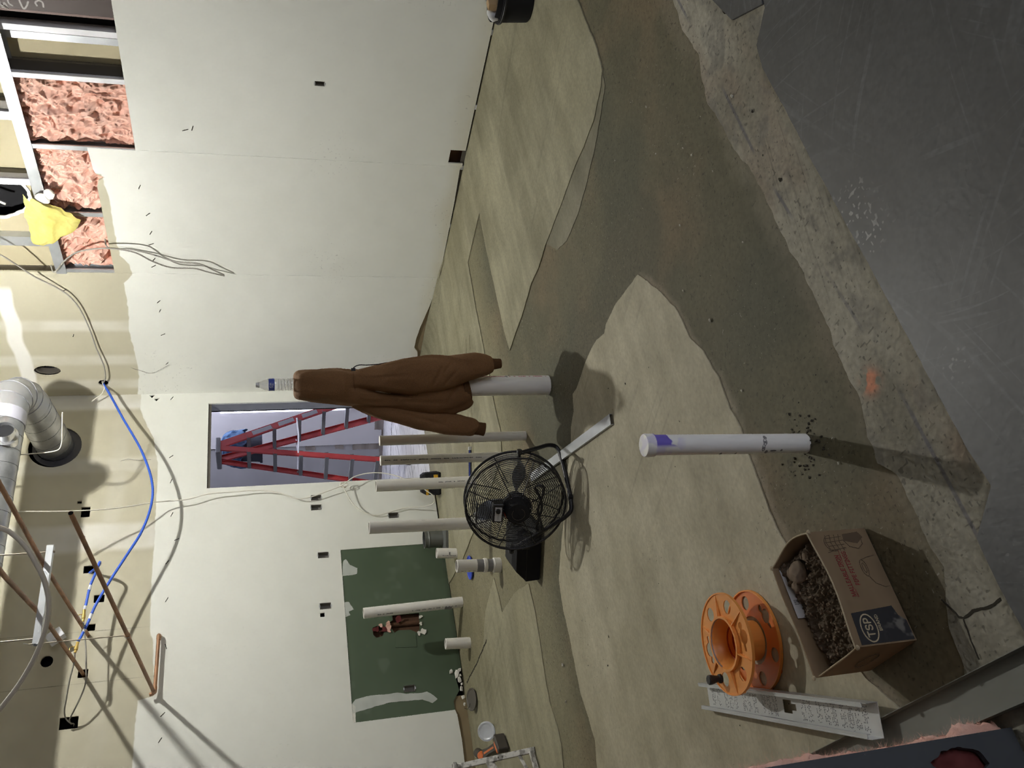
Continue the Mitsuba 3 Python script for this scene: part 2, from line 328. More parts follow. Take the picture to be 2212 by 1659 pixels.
pr('m_ink_black', proc(lambda p, n, uv: mix((.018, .018, .02), (.13, .125, .11), smoothstep(.55, .75, fbm(p.x * 40, p.z * 30, 1., 3)) * (1 - smoothstep(.03, .10, p.z)))), .7)
pr('m_ink_red', (.19, .028, .026), .7)
pr('m_ink_line', (.09, .06, .035), .8)
pr('m_paper', (.50, .50, .50), .8)
pr('m_dirt', proc(lambda p, n, uv: mix((.075, .058, .042), (.165, .132, .10), fbm(p.x * 90, p.y * 90, p.z * 90, 3))), .95, spec=.05)
pr('m_stone', proc(lambda p, n, uv: mix((.15, .115, .085), (.24, .19, .145), fbm(p.x * 50, p.y * 50, p.z * 50, 3))), .95, spec=.05)
def pinkc(p, n, uv):
    a = fbm(p.x * 9, p.y * 11, p.z * 9, 4); b = smoothstep(.42, .7, fbm(p.x * 24, p.y * 26, p.z * 20, 3))
    return mix(mix((.60, .335, .255), (.74, .47, .385), a), (.78, .54, .46), .5 * b)
pr('m_pink', proc(pinkc), 1., spec=.02)
pr('m_pink_dark', proc(lambda p, n, uv: mix((.075, .017, .018), (.16, .05, .048), fbm(p.x * 30, p.y * 30, p.z * 30, 3))), 1., spec=.02)  # pink darkened for the shade inside the hole; also torn paper
pr('m_yellow', proc(lambda p, n, uv: mix((.48, .41, .10), (.64, .58, .21), fbm(p.x * 14, p.y * 14, p.z * 14, 3))), 1., spec=.02)
pr('m_column', proc(lambda p, n, uv: mix((.035, .022, .018), (.065, .042, .034), fbm(p.x * 6, p.y * 6, p.z * 4, 3))), .6)
pr('m_column_edge', (.16, .10, .085), .6)
pr('m_chalk', (.40, .38, .36), .9)
pr('m_dark_steel', (.10, .09, .075), .6, metal=.3)
pr('m_partition', proc(lambda p, n, uv: mix((.036, .041, .047), (.062, .069, .077), fbm(p.x * 9, p.y * 7, p.z * 7, 4))), .6)  # dark tone stands for the board side turned away from the lamp
pr('m_ladder_red', proc(lambda p, n, uv: mix((.44, .045, .05), (.54, .075, .075), fbm(p.x * 9, p.y * 9, p.z * 9, 2))), .4)
pr('m_ladder_grey', (.22, .225, .24), .45, metal=.35)
pr('m_ladder_label', (.45, .46, .50), .5)
pr('m_alu_bright', (.78, .80, .84), .3, metal=.5)
def denim(p, n, uv): return mix((.035, .07, .15), (.14, .24, .40), smoothstep(.3, .7, fbm(p.x * 26, p.y * 26, p.z * 14, 3)))
pr('m_denim', proc(denim), .9, spec=.1)
pr('m_bucket_dark', (.028, .035, .055), .5)
pr('m_far_wall', proc(lambda p, n, uv: mix((.66, .655, .66), (.74, .735, .74), fbm(p.x * 2, p.y * 2, p.z * 2, 3))), .8)
pr('m_far_grey', proc(lambda p, n, uv: mix((.36, .36, .37), (.47, .47, .48), fbm(p.x * 3 + p.y * 2, p.z * 2.5, 1., 4))), .8)
pr('m_far_dirty', proc(lambda p, n, uv: mix((.20, .175, .15), (.42, .38, .34), fbm(p.x * 12 + p.y * 9, p.z * 12, 1., 3))), .9)
pr('m_ceiling', (.16, .16, .155), .9)  # unseen ceiling, kept dark to limit bounced light
pr('m_shell', (.24, .235, .22), .9)  # unseen walls, kept dark to limit bounced light
pr('m_white_al', proc(lambda p, n, uv: mix((.20, .195, .175), (.52, .51, .47), smoothstep(.35, .6, fbm(p.x * 34, p.y * 34, p.z * 34, 3)))), .6)
pr('m_drill_orange', (.50, .12, .03), .5)
pr('m_drill_grey', (.045, .038, .03), .6)
pr('m_frost', (.50, .52, .54), .35, spec_trans=.0)
pr('m_blue_lid', (.03, .06, .42), .35)
pr('m_bag_yellow', (.60, .34, .02), .6)
pr('m_wood', (.34, .23, .12), .7)
pr('m_track', proc(lambda p, n, uv: mix((.14, .145, .125), (.215, .22, .195), fbm(p.x * 11, p.y * 5, 0., 4))), .55, metal=.15)
pr('m_galv_dull', (.17, .18, .17), .45, metal=.6)
pr('m_stud_web', proc(lambda p, n, uv: mix((.50, .51, .50), (.60, .61, .60), fbm(p.x * 14, p.y * 14, 0., 3))), .5, metal=.2)
pr('m_print_soft', (.12, .12, .135), .7)
pr('m_tape_white', (.52, .52, .60), .4, metal=.3)
pr('m_sleeve_dark', (.022, .022, .03), .5)
pr('m_chrome', (.80, .81, .83), .18, metal=.9)
pr('m_box_steel', (.26, .25, .22), .6, metal=.3)
scene['m_bottle'] = {'type': 'blendbsdf', 'weight': {'type': 'float', 'value': .14} if False else .14, 'a': {'type': 'thindielectric', 'int_ior': 1.5}, 'b': {'type': 'twosided', 'b': {'type': 'diffuse', 'reflectance': rgb(.8, .82, .82)}}}
pr('m_bottle_ridge', (.62, .64, .64), .25)
pr('m_label_blue', (.03, .06, .36), .5)
pr('m_label_white', (.66, .68, .72), .5)

# ---------------------------------------------------------------- room shell
fl = struct('floor', 'old concrete floor with trenches filled in darker concrete and a polished slab in front')
obj(fl, 'trench_fill', box(-3.5, 5.6, -5, 7.47, -.12, 0), 'm_trench', label='darker concrete fill of the pipe trenches')
S1 = [(2.399, 2.564), (2.235, 2.468), (2.047, 2.38), (1.883, 2.36), (1.776, 2.31), (1.628, 2.281), (1.492, 2.28), (1.403, 2.263), (1.3, 2.276), (1.19, 2.281), (1.025, 2.281), (.939, 2.263), (.818, 2.248), (.643, 2.212), (.493, 2.14), (.388, 2.061), (.3, 2.05), (-3.4, 2.05), (-3.4, 4.47),
      (.782, 4.474), (.889, 4.422), (1.009, 4.441), (1.145, 4.48), (1.302, 4.472), (1.419, 4.462), (1.52, 4.457), (1.604, 4.467), (1.769, 4.425), (1.869, 4.313), (2.038, 4.078), (2.196, 3.892), (2.276, 3.761), (2.338, 3.711), (2.385, 3.618), (2.463, 3.574), (2.453, 3.5), (2.485, 3.327), (2.488, 3.208), (2.48, 3.126), (2.438, 3.03), (2.465, 2.978), (2.46, 2.83), (2.426, 2.675)]
S2 = [(2.375, 5.786), (2.225, 5.744), (2.09, 5.727), (2.081, 5.518), (2.069, 5.31), (1.991, 4.997), (1.804, 4.976), (1.611, 5.002), (1.411, 5.039), (1.253, 5.044), (1.099, 4.988), (.994, 4.991), (.9, 5.037), (-3.4, 5.02), (-3.4, 7.44), (2.04, 7.44), (2.078, 6.469), (2.278, 6.187)]
S3 = [(5.6, -4.9), (5.6, 2.2), (5.6, 5.0), (5.6, 7.44), (3.0, 7.44), (2.985, 7.3), (2.918, 6.65), (2.922, 6.168), (2.921, 5.465), (2.95, 5.02), (3.104, 4.928), (3.236, 4.946), (3.409, 4.951), (3.563, 4.924), (3.749, 4.944), (3.871, 4.932), (4.256, 4.929), (4.474, 4.903), (4.679, 4.894), (4.70, 4.378), (4.387, 4.404), (3.979, 4.406), (3.559, 4.409), (3.392, 4.385), (3.398, 4.209), (3.39, 4.013), (3.417, 3.738), (3.389, 3.584), (3.403, 3.404), (3.381, 3.059), (3.378, 2.828), (3.354, 2.655), (3.344, 2.475), (3.392, 2.322), (3.445, 2.257), (3.598, 2.234), (3.761, 2.238), (4.003, 2.236), (5.0, 2.22), (5.0, -4.9)]
S3 = [(5.6, 2.215)] + S3[2:-1]
EDGE_STRIP = [(3.428, 2.271), (3.362, 2.285), (3.258, 2.49), (3.187, 2.722), (3.158, 2.916), (3.171, 3.133), (3.239, 3.274), (3.42, 3.4), (3.45, 2.8), (3.42, 2.475)]
NS = [(3.6, 1.65), (3.231, 1.648), (3.029, 1.648), (2.865, 1.672), (2.679, 1.657), (2.492, 1.727), (2.355, 1.71), (2.203, 1.707), (2.024, 1.674), (1.739, 1.681), (1.455, 1.672), (1.269, 1.696), (1.132, 1.689), (1.026, 1.734), (.949, 1.732), (.874, 1.693), (.693, 1.695), (.622, 1.691), (.493, 1.762), (.388, 1.782), (-3.4, 1.79), (-3.4, 1.2), (5.5, 1.2), (5.5, 1.65)]
PO = [(5.5, 1.10), (2.75, 1.10), (2.55, 1.20), (2.536, 1.253), (2.402, 1.298), (2.35, 1.40), (2.262, 1.425), (2.107, 1.425), (1.932, 1.43), (1.768, 1.434), (1.548, 1.435), (1.293, 1.437), (1.047, 1.442), (.81, 1.446), (.708, 1.437), (.667, 1.497), (.631, 1.548), (.514, 1.556), (.421, 1.552), (-3.4, 1.55), (-3.4, -4.9), (5.5, -4.9)]
def slab(name, poly, top, mat, amp, seed, label):
    q = ragged(poly, amp, .018, seed).intersection(rect(-3.45, 5.55, -4.95, 7.45))
    m = prism(q, top + .03); m.apply_translation([0, 0, -.03]); obj(fl, name, m, mat, label=label)
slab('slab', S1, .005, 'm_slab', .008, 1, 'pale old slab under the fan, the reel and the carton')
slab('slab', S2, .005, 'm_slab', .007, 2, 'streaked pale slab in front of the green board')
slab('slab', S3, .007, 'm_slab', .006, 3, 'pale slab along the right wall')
slab('slab', EDGE_STRIP, .003, 'm_slab_dark', .010, 4, 'flat darker strip along the edge of the right slab')  # flat strip in a darker tone of the slab
slab('curb', NS, .003, 'm_strip', .016, 5, 'rough concrete strip between trench and polished slab')
slab('polished_slab', PO, .008, 'm_polish', .004, 6, 'blue grey polished concrete with scratches')
# square notch of the strip at the edge of the polished slab, cracks, cove along the right wall
nt = sg.Polygon([(2.66, 1.60), (2.657, 1.424), (2.541, 1.423), (2.405, 1.288), (2.62, 1.22), (2.9, 1.4)])
m = prism(sa.translate(sg.Polygon([(2.55, 1.435), (2.42, 1.297), (2.75, 1.18), (3.0, 1.42), (2.9, 1.5)]), 0, 0), .012); obj(fl, 'patch', m, 'm_polish', label='square grey patch at the edge of the polished slab')
def ribbon(pts, w, z, th=.0012):
    L_ = sg.LineString(pts).segmentize(.012); q = A(L_.coords); q = q + (meshkit.fbm(np.c_[q * 45, 0 * q[:, :1]], 3, 2)[:, None] - .5) * w * 3.5 * A([1, -1]); return prism(ragged(sg.LineString(q).buffer(w, cap_style=2), w * .7, .005, 3, 90), th).apply_translation([0, 0, z])
obj(fl, 'crack', ribbon([(.56, 1.742), (.535, 1.728), (.505, 1.716), (.497, 1.70)], .0022, .0032), 'm_crack')
obj(fl, 'crack', ribbon([(.498, 1.70), (.497, 1.667), (.492, 1.628), (.489, 1.575)], .0032, .0032), 'm_crack')
obj(fl, 'crack', ribbon([(.496, 1.705), (.444, 1.715), (.401, 1.717)], .0016, .0032), 'm_crack')
obj(fl, 'crack', ribbon([(2.05, 7.2), (2.06, 6.7), (2.09, 6.3)], .006, .0055), 'm_crack')
obj(fl, 'groove', ribbon([(4.2, 5.22), (3.6, 5.62), (2.98, 5.98)], .007, .0075), 'm_trench')
obj(fl, 'groove', ribbon([(4.25, 5.34), (3.6, 5.77), (3.0, 6.13)], .007, .0075), 'm_trench')
cv = []
for y, w, h in ((5.55, .03, .004), (5.9, .12, .025), (6.4, .20, .05), (6.9, .24, .06), (7.32, .26, .06)):
    x = XR - max(0, y - 5.85) * .1186 + .01
    cv.append([(x, y, -.01), (x - w - .05, y, .0065), (x - w * .5, y, .0065 + h * .45), (x - .04, y, .0065 + h), (x, y, .0065 + h)])
cv = A(cv, float); V = cv.reshape(-1, 3); F = []
for i in range(len(cv) - 1):
    for k in range(4): a = i * 5 + k; F += [[a, a + 1, a + 6], [a, a + 6, a + 5]]
obj(fl, 'cove', trimesh.Trimesh(V, F, process=False), 'm_slab', smooth=40)

# ---- back wall (with the doorway)
wb = struct('wall_back', 'back wall of painted drywall, bare tan above the old ceiling line')
holes = [rect(4.105, 5.047, -1, 2.112), rect(1.875, 3.398, -1, .953)]
BOXES = [(3.946, 1.141, 0), (3.844, 1.146, 0), (3.713, .439, 0), (3.36, 1.108, 0), (2.881, 1.116, 0)]
for x, z, v in BOXES: holes.append(rect(x - .029, x + .029, z - .048, z + .048))
SQ = [(3.931, 3.108, .05, .036), (3.387, 3.03, .033, .045), (3.12, 2.934, .033, .04), (2.878, 2.993, .028, .05), (2.508, 3.0, .032, .036), (2.804, 1.146, .018, .018), (4.03, 3.164, .012, .018)]
for x, z, w, h in SQ: holes.append(rect(x - w, x + w, z - h, z + h))
holes.append(rect(2.095, 2.185, 3.0, 3.13)); holes.append(sg.Point(2.633, 3.269).buffer(.045))
holes.append(sa.scale(sg.Point(4.615, 3.42).buffer(.215), 1.0, 1.02))
holes += [sg.Polygon([(3.66, 3.11), (3.70, 3.085), (3.71, 3.12), (3.68, 3.13)]), sg.Polygon([(5.13, 2.63), (5.17, 2.60), (5.16, 2.655)]), sg.Polygon([(5.09, 2.59), (5.13, 2.56), (5.12, 2.61)])]
outer = sg.Polygon([(-3.5, .105), (1.42, .092), (1.63, .088), (1.83, .097), (1.875, .11), (1.875, .02), (3.4, .02), (5.19, .02), (5.19, 5.2), (-3.5, 5.2)])
board = outer.difference(so.unary_union(holes))
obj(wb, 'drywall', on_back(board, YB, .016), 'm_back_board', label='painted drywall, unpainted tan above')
obj(wb, 'backer_strip', on_back(rect(-3.5, 1.99, 0, .14), YB + .016, .01), 'm_brown_board', label='brown strip where the bottom of the drywall is cut away')
ghole = sg.Polygon([(2.70, .548), (2.742, .55), (2.742, .31), (2.597, .32), (2.567, .351), (2.595, .399), (2.601, .508), (2.579, .54), (2.633, .572), (2.685, .572)])
gdark = sg.Polygon([(2.649, .727), (2.661, .691), (2.646, .648), (2.598, .633), (2.565, .651), (2.557, .705), (2.588, .729)])
gb = rect(1.84, 3.42, .005, .97).difference(so.unary_union([ghole, gdark, rect(2.066, 2.124, .42, .516), sg.Polygon([(1.84, 0), (2.22, 0), (2.17, .07), (2.03, .05), (1.95, .11), (1.84, .11)])]))
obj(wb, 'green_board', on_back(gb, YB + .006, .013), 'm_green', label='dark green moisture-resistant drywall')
for i, (poly, mt) in enumerate([([(3.293, .937), (3.307, .911), (3.249, .879), (3.21, .814), (3.156, .825), (3.148, .861), (3.146, .902), (3.146, .95), (3.225, .945)], 'm_mud_patch'),
        ([(2.9, .952), (2.901, .914), (2.868, .897), (2.829, .877), (2.813, .921), (2.78, .908), (2.765, .952)], 'm_mud_patch'),
        ([(2.027, .952), (2.058, .924), (2.074, .829), (2.071, .688), (2.074, .573), (2.054, .499), (2.047, .364), (2.052, .325), (2.018, .28), (1.981, .246), (1.954, .293), (1.991, .371), (1.998, .543), (1.998, .657), (1.983, .762), (1.961, .885), (1.951, .952)], 'm_mud_patch'),
        ([(2.023, .952), (2.005, .93), (1.878, .93), (1.876, .952)], 'm_gyp')]):
    obj(wb, 'compound_patch', on_back(ragged(poly, .006, .012, i, 30).intersection(rect(1.876, 3.397, .01, .952)), YB + .0035, .004), mt)
# the hole cut in the green board: brown back, hanging cut flap, torn paper
obj(wb, 'hole_back', on_back(rect(2.45, 2.80, .28, .76), YB + .05, .01), 'm_cavity')
obj(wb, 'hole_pipe', tube([(2.665, YB + .04, .27), (2.668, YB + .04, .60)], .022, 10), 'm_cavity')
obj(wb, 'cut_flap', on_back(sg.Polygon([(2.579, .545), (2.592, .53), (2.601, .508), (2.595, .399), (2.565, .362), (2.439, .367), (2.453, .548)]), YB + .001, .006), 'm_green')
def scrap(cx, cz, r, seed, y, n=9, th=.006):
    a = np.linspace(0, 2 * np.pi, n, endpoint=False); rr = r * (.5 + .9 * np.random.default_rng(seed).random(n))
    return on_back(sg.Polygon(np.c_[cx + rr * np.cos(a), cz + rr * np.sin(a)]).buffer(0), y, th)
for i, (x, z, r) in enumerate([(2.64, .60, .03), (2.62, .63, .025), (2.66, .655, .02), (2.63, .70, .03), (2.67, .59, .018), (2.60, .59, .018), (2.705, .50, .03)]): obj(wb, 'torn_paper', scrap(x, z, r, i, YB - .002 - .003 * (i % 3)), 'm_pink_dark' if i in (1, 3, 6) else 'm_pink')
for i, (x, z, r) in enumerate([(2.70, .305, .018), (2.64, .308, .014), (2.575, .30, .028), (2.555, .335, .018)]): obj(wb, 'torn_paper', scrap(x, z, r, 20 + i, YB - .004), 'm_gyp')
for i, (x, z, r) in enumerate([(2.17, .055, .034), (2.12, .04, .024), (2.19, .10, .022), (2.20, .03, .022), (2.04, .03, .020), (1.97, .03, .018), (1.91, .025, .018), (2.08, .025, .014), (2.15, .025, .014)]):
    k = shard(r, 40 + i, (1.3, .45, 1.0)); k.apply_translation([x, YB - .006, max(z, .022)]); obj(wb, 'broken_gypsum', k, 'm_gyp')
obj(wb, 'cavity_back', on_back(rect(-3.5, 5.55, 0, 5.2).difference(rect(4.105, 5.047, -1, 2.112)), YB + .135, .016), 'm_void', label='back of the wall cavity, coloured black for the shade in the holes')  # black colour stands for the shade seen through the holes
mk = []
for x, z, a in [(5.12, 2.45, .6), (4.46, 2.43, .9), (3.86, 2.40, .4), (3.61, 2.35, 1.2), (3.06, 2.41, .5), (2.66, 2.40, -.3), (2.12, 2.40, .8), (1.93, 2.41, .6), (3.40, 2.42, .7), (4.2, 2.42, .3)]:
    b = box(-.022, .022, -.001, .001, -.003, .003); b.apply_transform(trimesh.transformations.rotation_matrix(a, [0, 1, 0])); b.apply_translation([x, YB - .0008, z]); mk.append(b)
obj(wb, 'ceiling_line_cuts', mk, 'm_crack', stuff=True)
# ---- doorway: steel studs, track, seen into the next room
d1 = struct('door_1', 'open doorway framed with bare steel studs')
y0, y1 = YB + .016, YB + .135
def cstud(p, L, w, d, t=.0015, lip=.008):
    pass
obj(d1, 'jamb_stud', [box(5.047, 5.051, y0, y1, 0, 2.112), box(5.047, 5.062, y0 + .03, y0 + .036, 0, 2.1), box(5.036, 5.047, y0 - .012, y0 + .004, .02, 2.05)], 'm_galv', label='grey steel jamb stud')
obj(d1, 'jamb_stud', [box(4.101, 4.105, y0, y1, 0, 2.112)], 'm_galv', label='grey steel jamb stud')
obj(d1, 'header_track', [box(4.105, 5.047, y0, y1, 2.112, 2.116), box(4.105, 5.047, y0 - .001, y0 + .001, 2.085, 2.112)], 'm_dark_steel', label='steel header coloured dark for the shade under it')  # darker steel colour carries the shade on the underside
# ---- right wall
wr = struct('wall_right', 'right wall: painted drywall below, open steel studs and pink insulation above')
seamhole = rect(4.335, 4.466, -1, .14)
RB = rect(3.798, 3.838, 1.135, 1.205)
p1 = sg.Polygon([(-5, .02), (4.331, .02), (4.331, 2.457), (-5, 2.463)]).difference(RB)
obj(wr, 'drywall', on_right(p1, XR, .016), 'm_right_board', label='painted drywall sheet')
obj(wr, 'drywall', on_right(sg.Polygon([(4.325, .02), (4.505, .02), (4.505, 2.457), (4.325, 2.457)]).difference(seamhole), XR + .0014, .012), 'm_right_board', label='narrow recessed drywall strip between two sheets')
p2 = sg.Polygon([(4.4985, .035), (4.9, .02), (5.45, .012), (5.81, .012), (5.81, 2.772), (5.3, 2.77), (4.86, 2.765), (4.80, 2.745), (4.77, 2.70), (4.74, 2.755), (4.70, 2.768), (4.4985, 2.778)])
obj(wr, 'drywall', on_right(p2, XR, .016), 'm_right_board', label='painted drywall sheet')
DX, DY = -.175, 1.475; LL = math.hypot(DX, DY)
p3 = sg.Polygon([(0, .012), (.20, .03), (.33, .05), (.50, .085), (.62, .11), (.80, .135), (.92, .14), (.98, .10), (1.15, .08), (LL + .05, .08), (LL + .05, 5.2), (-.002, 5.2)])
p3 = ragged(p3, .004, .02, 9, 20).difference(sa.scale(sg.Point(1.18, 3.485).buffer(.11), .62, 1)).difference(sg.Point(1.355, 3.04).buffer(.042))
m3r = prism(p3, .016); e = A([DX, DY, 0]) / LL; nn = A([DY, -DX, 0]) / LL
M = np.eye(4); M[:3, 0], M[:3, 1], M[:3, 2], M[:3, 3] = e, [0, 0, 1], nn, [XR, 5.8115, 0]
obj(wr, 'drywall', xf(m3r, M), 'm_right_board', label='drywall sheet by the corner, torn along the floor')
obj(wr, 'backer_strip', xf(prism(rect(0, LL, -.02, .16), .006), mat4(e, [0, 0, 1], nn, A([XR, 5.8115, 0]) + nn * .018)), 'm_brown_board')
obj(wr, 'hole_back', xf(prism(rect(1.0, 1.36, 3.3, 3.66), .01), mat4(e, [0, 0, 1], nn, A([XR, 5.8115, 0]) + nn * .12)), 'm_void')
ring = sa.scale(sg.Point(1.18, 3.485).buffer(.115), .62, 1).difference(sa.scale(sg.Point(1.18, 3.485).buffer(.09), .62, 1))
obj(wr, 'hole_back', xf(prism(rect(1.27, 1.44, 2.95, 3.13), .01), mat4(e, [0, 0, 1], nn, A([XR, 5.8115, 0]) + nn * .10)), 'm_void')
obj(wr, 'duct_sleeve', xf(prism(ring, .06), mat4(e, [0, 0, 1], nn, A([XR, 5.8115, 0]) + nn * .03)), 'm_dark_steel')
obj(wr, 'hole_back', box(XR + .06, XR + .07, 4.3, 4.5, -.02, .2), 'm_cavity')
obj(wr, 'hole_back', box(XR + .06, XR + .07, 3.75, 3.9, 1.1, 1.25), 'm_void')
obj(wr, 'floor_track', [box(XR + .02, XR + .10, -5, 5.8, 0, .003), box(XR + .018, XR + .022, -5, 5.8, 0, .04)], 'm_dark_steel')
mk = []
for y, z, a in [(4.85, 2.47, .4), (5.13, 2.44, .8), (5.33, 2.44, .5), (5.46, 2.45, 1.1), (5.64, 2.45, .6), (5.72, 2.46, .9), (4.27, 2.05, .3), (4.29, 2.1, 1.2)]:
    b = box(-.001, .001, -.022, .022, -.0032, .0032); b.apply_transform(trimesh.transformations.rotation_matrix(a, [1, 0, 0])); b.apply_translation([XR - .0008, y, z]); mk.append(b)
for y, z, a in [(.32, 2.46, .7), (.43, 2.46, .4), (.72, 2.46, 1.0), (1.1, 2.46, .6), (.2, 3.19, 1.), (.73, 3.2, .3)]:
    b = box(-.001, .001, -.022, .022, -.0032, .0032); b.apply_transform(trimesh.transformations.rotation_matrix(a, [1, 0, 0])); b.apply_translation(A([XR, 5.8115, z]) + e * y - nn * .001); mk.append(b)
obj(wr, 'ceiling_line_cuts', mk, 'm_crack', stuff=True)
# open framing: studs with flanges towards the room, top track, back sheet with the ragged hole
def stud_r(y, z0, z1, x0=XR + .002, d=.092, mat='m_galv', side=1):
    return [box(x0, x0 + .0015, y - .019, y + .019, z0, z1), box(x0 + .0015, x0 + d, y + side * .019 - .001, y + side * .019 + .001, z0, z1), box(x0 + d, x0 + d + .0015, y - .019, y + .019, z0, z1), box(x0 + .0015, x0 + .012, y - side * .019 - .0008, y - side * .019 + .0008, z0, z1)]
obj(wr, 'stud', stud_r(3.925, 0, 3.2, mat='m_stud_pale'), 'm_stud_pale', label='pale steel stud')
for y in (4.51, 5.158, 5.795): obj(wr, 'stud', stud_r(y, 0, 3.2), 'm_galv')
for y in (3.30, 2.69, 2.08, 1.47, .86, .25): obj(wr, 'stud', stud_r(y, 0, 2.45), 'm_galv')
obj(wr, 'top_track', [box(XR - .002, XR, 3.60, 5.83, 3.135, 3.215), box(XR, XR + .095, 3.60, 5.83, 3.213, 3.215), box(XR + .095, XR + .097, 3.60, 5.83, 3.135, 3.215)], 'm_galv', label='steel top track above the insulation')
hc = A([5.10, 3.52]); hole = ragged(sa.rotate(sa.scale(sg.Point(*hc).buffer(.20), 1.0, 1.25), -20), .025, .015, 11, 14)
XB = XR + .115
cb = rect(-5, 5.95, 0, 5.2).difference(hole)
obj(wr, 'back_sheet', on_right(cb, XB, .014), 'm_cream', label='cream back of the far drywall')
obj(wr, 'hole_back', box(XB + .12, XB + .13, 4.7, 5.6, 3.1, 4.1), 'm_void')
rim = hole.buffer(.018).difference(hole.buffer(-.006))
obj(wr, 'torn_paper', on_right(ragged(rim.exterior.coords[:] if False else sg.Polygon(rim.exterior), .012, .015, 5, 25).difference(hole.buffer(-.008)), XB - .006, .006), 'm_gyp', label='white torn edge of the round hole')
obj(wr, 'torn_paper', tube(smooth_path([(XB - .01, 4.98, 3.66), (XB - .03, 5.08, 3.57), (XB - .02, 5.13, 3.50), (XB - .03, 5.15, 3.45)]), .012, 6), 'm_gyp')
for y, w, mt in ((5.515, .05, 'm_galv'), (4.895, .03, 'm_stud_pale'), (4.30, .035, 'm_stud_pale'), (5.885, .03, 'm_dark_steel')):
    obj(wr, 'stud', [box(XB - .06, XB - .001, y - w, y - w + .002, 3.22, 5.0), box(XB - .062, XB - .06, y - w, y + w, 3.22, 5.0), box(XB - .06, XB - .05, y + w - .002, y + w, 3.22, 5.0)], mt)
for y in (4.855, 4.22): obj(wr, 'stud', box(XB - .05, XB - .001, y - .035, y + .03, 3.22, 5.0), 'm_dark_steel')
# stud and slot beside the steel column, dark recess
obj(wr, 'stud', [box(XR + .03, XR + .032, 3.572, 3.615, 0, 5.0), box(XR + .032, XR + .1, 3.572, 3.574, 0, 5.0)], 'm_stud_pale', label='white steel stud beside the dark column')
obj(wr, 'stud', [box(XR + .075, XR + .08, 3.648, 3.70, 2.0, 3.22)], 'm_galv')
obj(wr, 'slot_shadow', box(XB - .004, XB - .001, 3.618, 3.652, 2.0, 3.25), 'm_void')
obj(wr, 'stud', [box(XR + .02, XR + .112, 3.955, 3.957, 0, 3.2), box(XR + .085, XR + .112, 3.865, 3.955, 0, 3.2)], 'm_dark_steel', label='stud web coloured dark for its shaded inside')  # dark colour stands for the shaded inside of the pale stud
def batt(y0, y1, z0, z1, seed, n=150, mth=190):
    def fn(u, v):
        y = y0 + (y1 - y0) * u; z = z0 + (z1 - z0) * v
        q = np.c_[y * 13, z * 9, np.full_like(y, seed)]
        w = meshkit.fbm(q * .5 + 5, 3, seed)[:, None]; a = meshkit.fbm(q + 2.2 * w, 4, seed); rdg = 1 - np.abs(2 * meshkit.fbm(q * 1.3 + 9 + 3 * w, 4, seed + 3) - 1); hol = meshkit.fbm(q * .8 + 31, 3, seed + 5)
        edge = np.minimum(np.minimum(u, 1 - u) * (y1 - y0), np.minimum(v, 1 - v) * (z1 - z0)); k = np.clip(edge / .02, 0, 1)
        x = XR + .050 - .075 * (a - .5) - .034 * (rdg - .75) * 2 + .17 * np.clip(hol - .56, 0, 1) * 2.2
        return np.c_[np.clip(x + (1 - k) * .006, XR + .004, XB - .004), y, z]
    return sheet(n, mth, fn)
for i, (a, b, zt, zb) in enumerate(((3.947, 4.488, 3.20, 2.30), (4.533, 5.136, 3.145, 2.40), (5.180, 5.773, 3.15, 2.40))):
    obj(wr, 'insulation_batt', batt(a, b, zb, zt, 3 + i), 'm_pink', smooth=True, label='crumpled pink glass wool batt between two studs')
# ---- shell out of view: ceiling, the other walls, next room
struct('ceiling', 'ceiling out of view above the room, dark to limit bounced light'); scene['ceiling'] = mikit.ply(box(-3.6, 5.6, -5.1, 7.5, 5.2, 5.3), 'm_ceiling')
struct('wall_left', 'left wall'); scene['wall_left'] = mikit.ply(box(-3.6, -3.5, -5.1, 7.5, 0, 5.2), 'm_shell')
struct('wall_front', 'wall behind the camera'); scene['wall_front'] = mikit.ply(box(-3.5, 5.5, -5.1, -5.0, 0, 5.2), 'm_shell')
wf = struct('wall_far', 'far wall of the room behind the doorway')
fd = unit(A([-.549, .836, 0])); fo = A([6.535, 10.013, 0.0]); fnr = A([fd[1], -fd[0], 0])
Mf = mat4(fd, [0, 0, 1], fnr, fo)      # local: s along, z up, t behind
obj(wf, 'painted_sheet', xf(prism(rect(-2.6, .33, .03, 3.3), .02), mat4(fd, [0, 0, 1], fnr, fo - fnr * .02)), 'm_far_wall', label='pale lilac wall sheet')
obj(wf, 'bare_sheet', xf(prism(ragged(rect(.33, 3.0, .02, 3.3), .01, .03, 2), .02), Mf), 'm_far_grey', label='grey bare wall')
for s0, s1, z0, z1, r in ((-.10, .12, .0, .13, 1), (.335, .42, .03, .42, 2), (.338, .40, .93, 1.06, 3), (.34, .40, .55, .66, 5), (-.3, .9, .0, .05, 4)):
    obj(wf, 'bare_patch', xf(prism(ragged(rect(s0, s1, z0, z1), .02, .02, r, 20), .006), mat4(fd, [0, 0, 1], fnr, fo - fnr * (.026 if s1 < .33 else .007))), 'm_far_dirty')
struct('wall_far_left', 'left wall of the room behind the doorway'); scene['wall_far_left'] = mikit.ply(box(3.5, 3.6, 7.48, 13.0, 0, 3.3), 'm_far_grey')
struct('wall_far_right', 'right wall of the room behind the doorway'); scene['wall_far_right'] = mikit.ply(box(8.2, 8.3, 7.0, 10.0, 0, 3.3), 'm_far_wall')
struct('wall_far_front', 'near wall of the room behind the doorway'); scene['wall_far_front'] = mikit.ply([box(5.7, 8.3, 7.4, 7.5, 0, 3.3)][0], 'm_far_wall')
struct('ceiling_far', 'ceiling of the room behind the doorway'); scene['ceiling_far'] = mikit.ply(box(3.5, 8.3, 7.48, 13, 3.3, 3.4), 'm_far_wall')
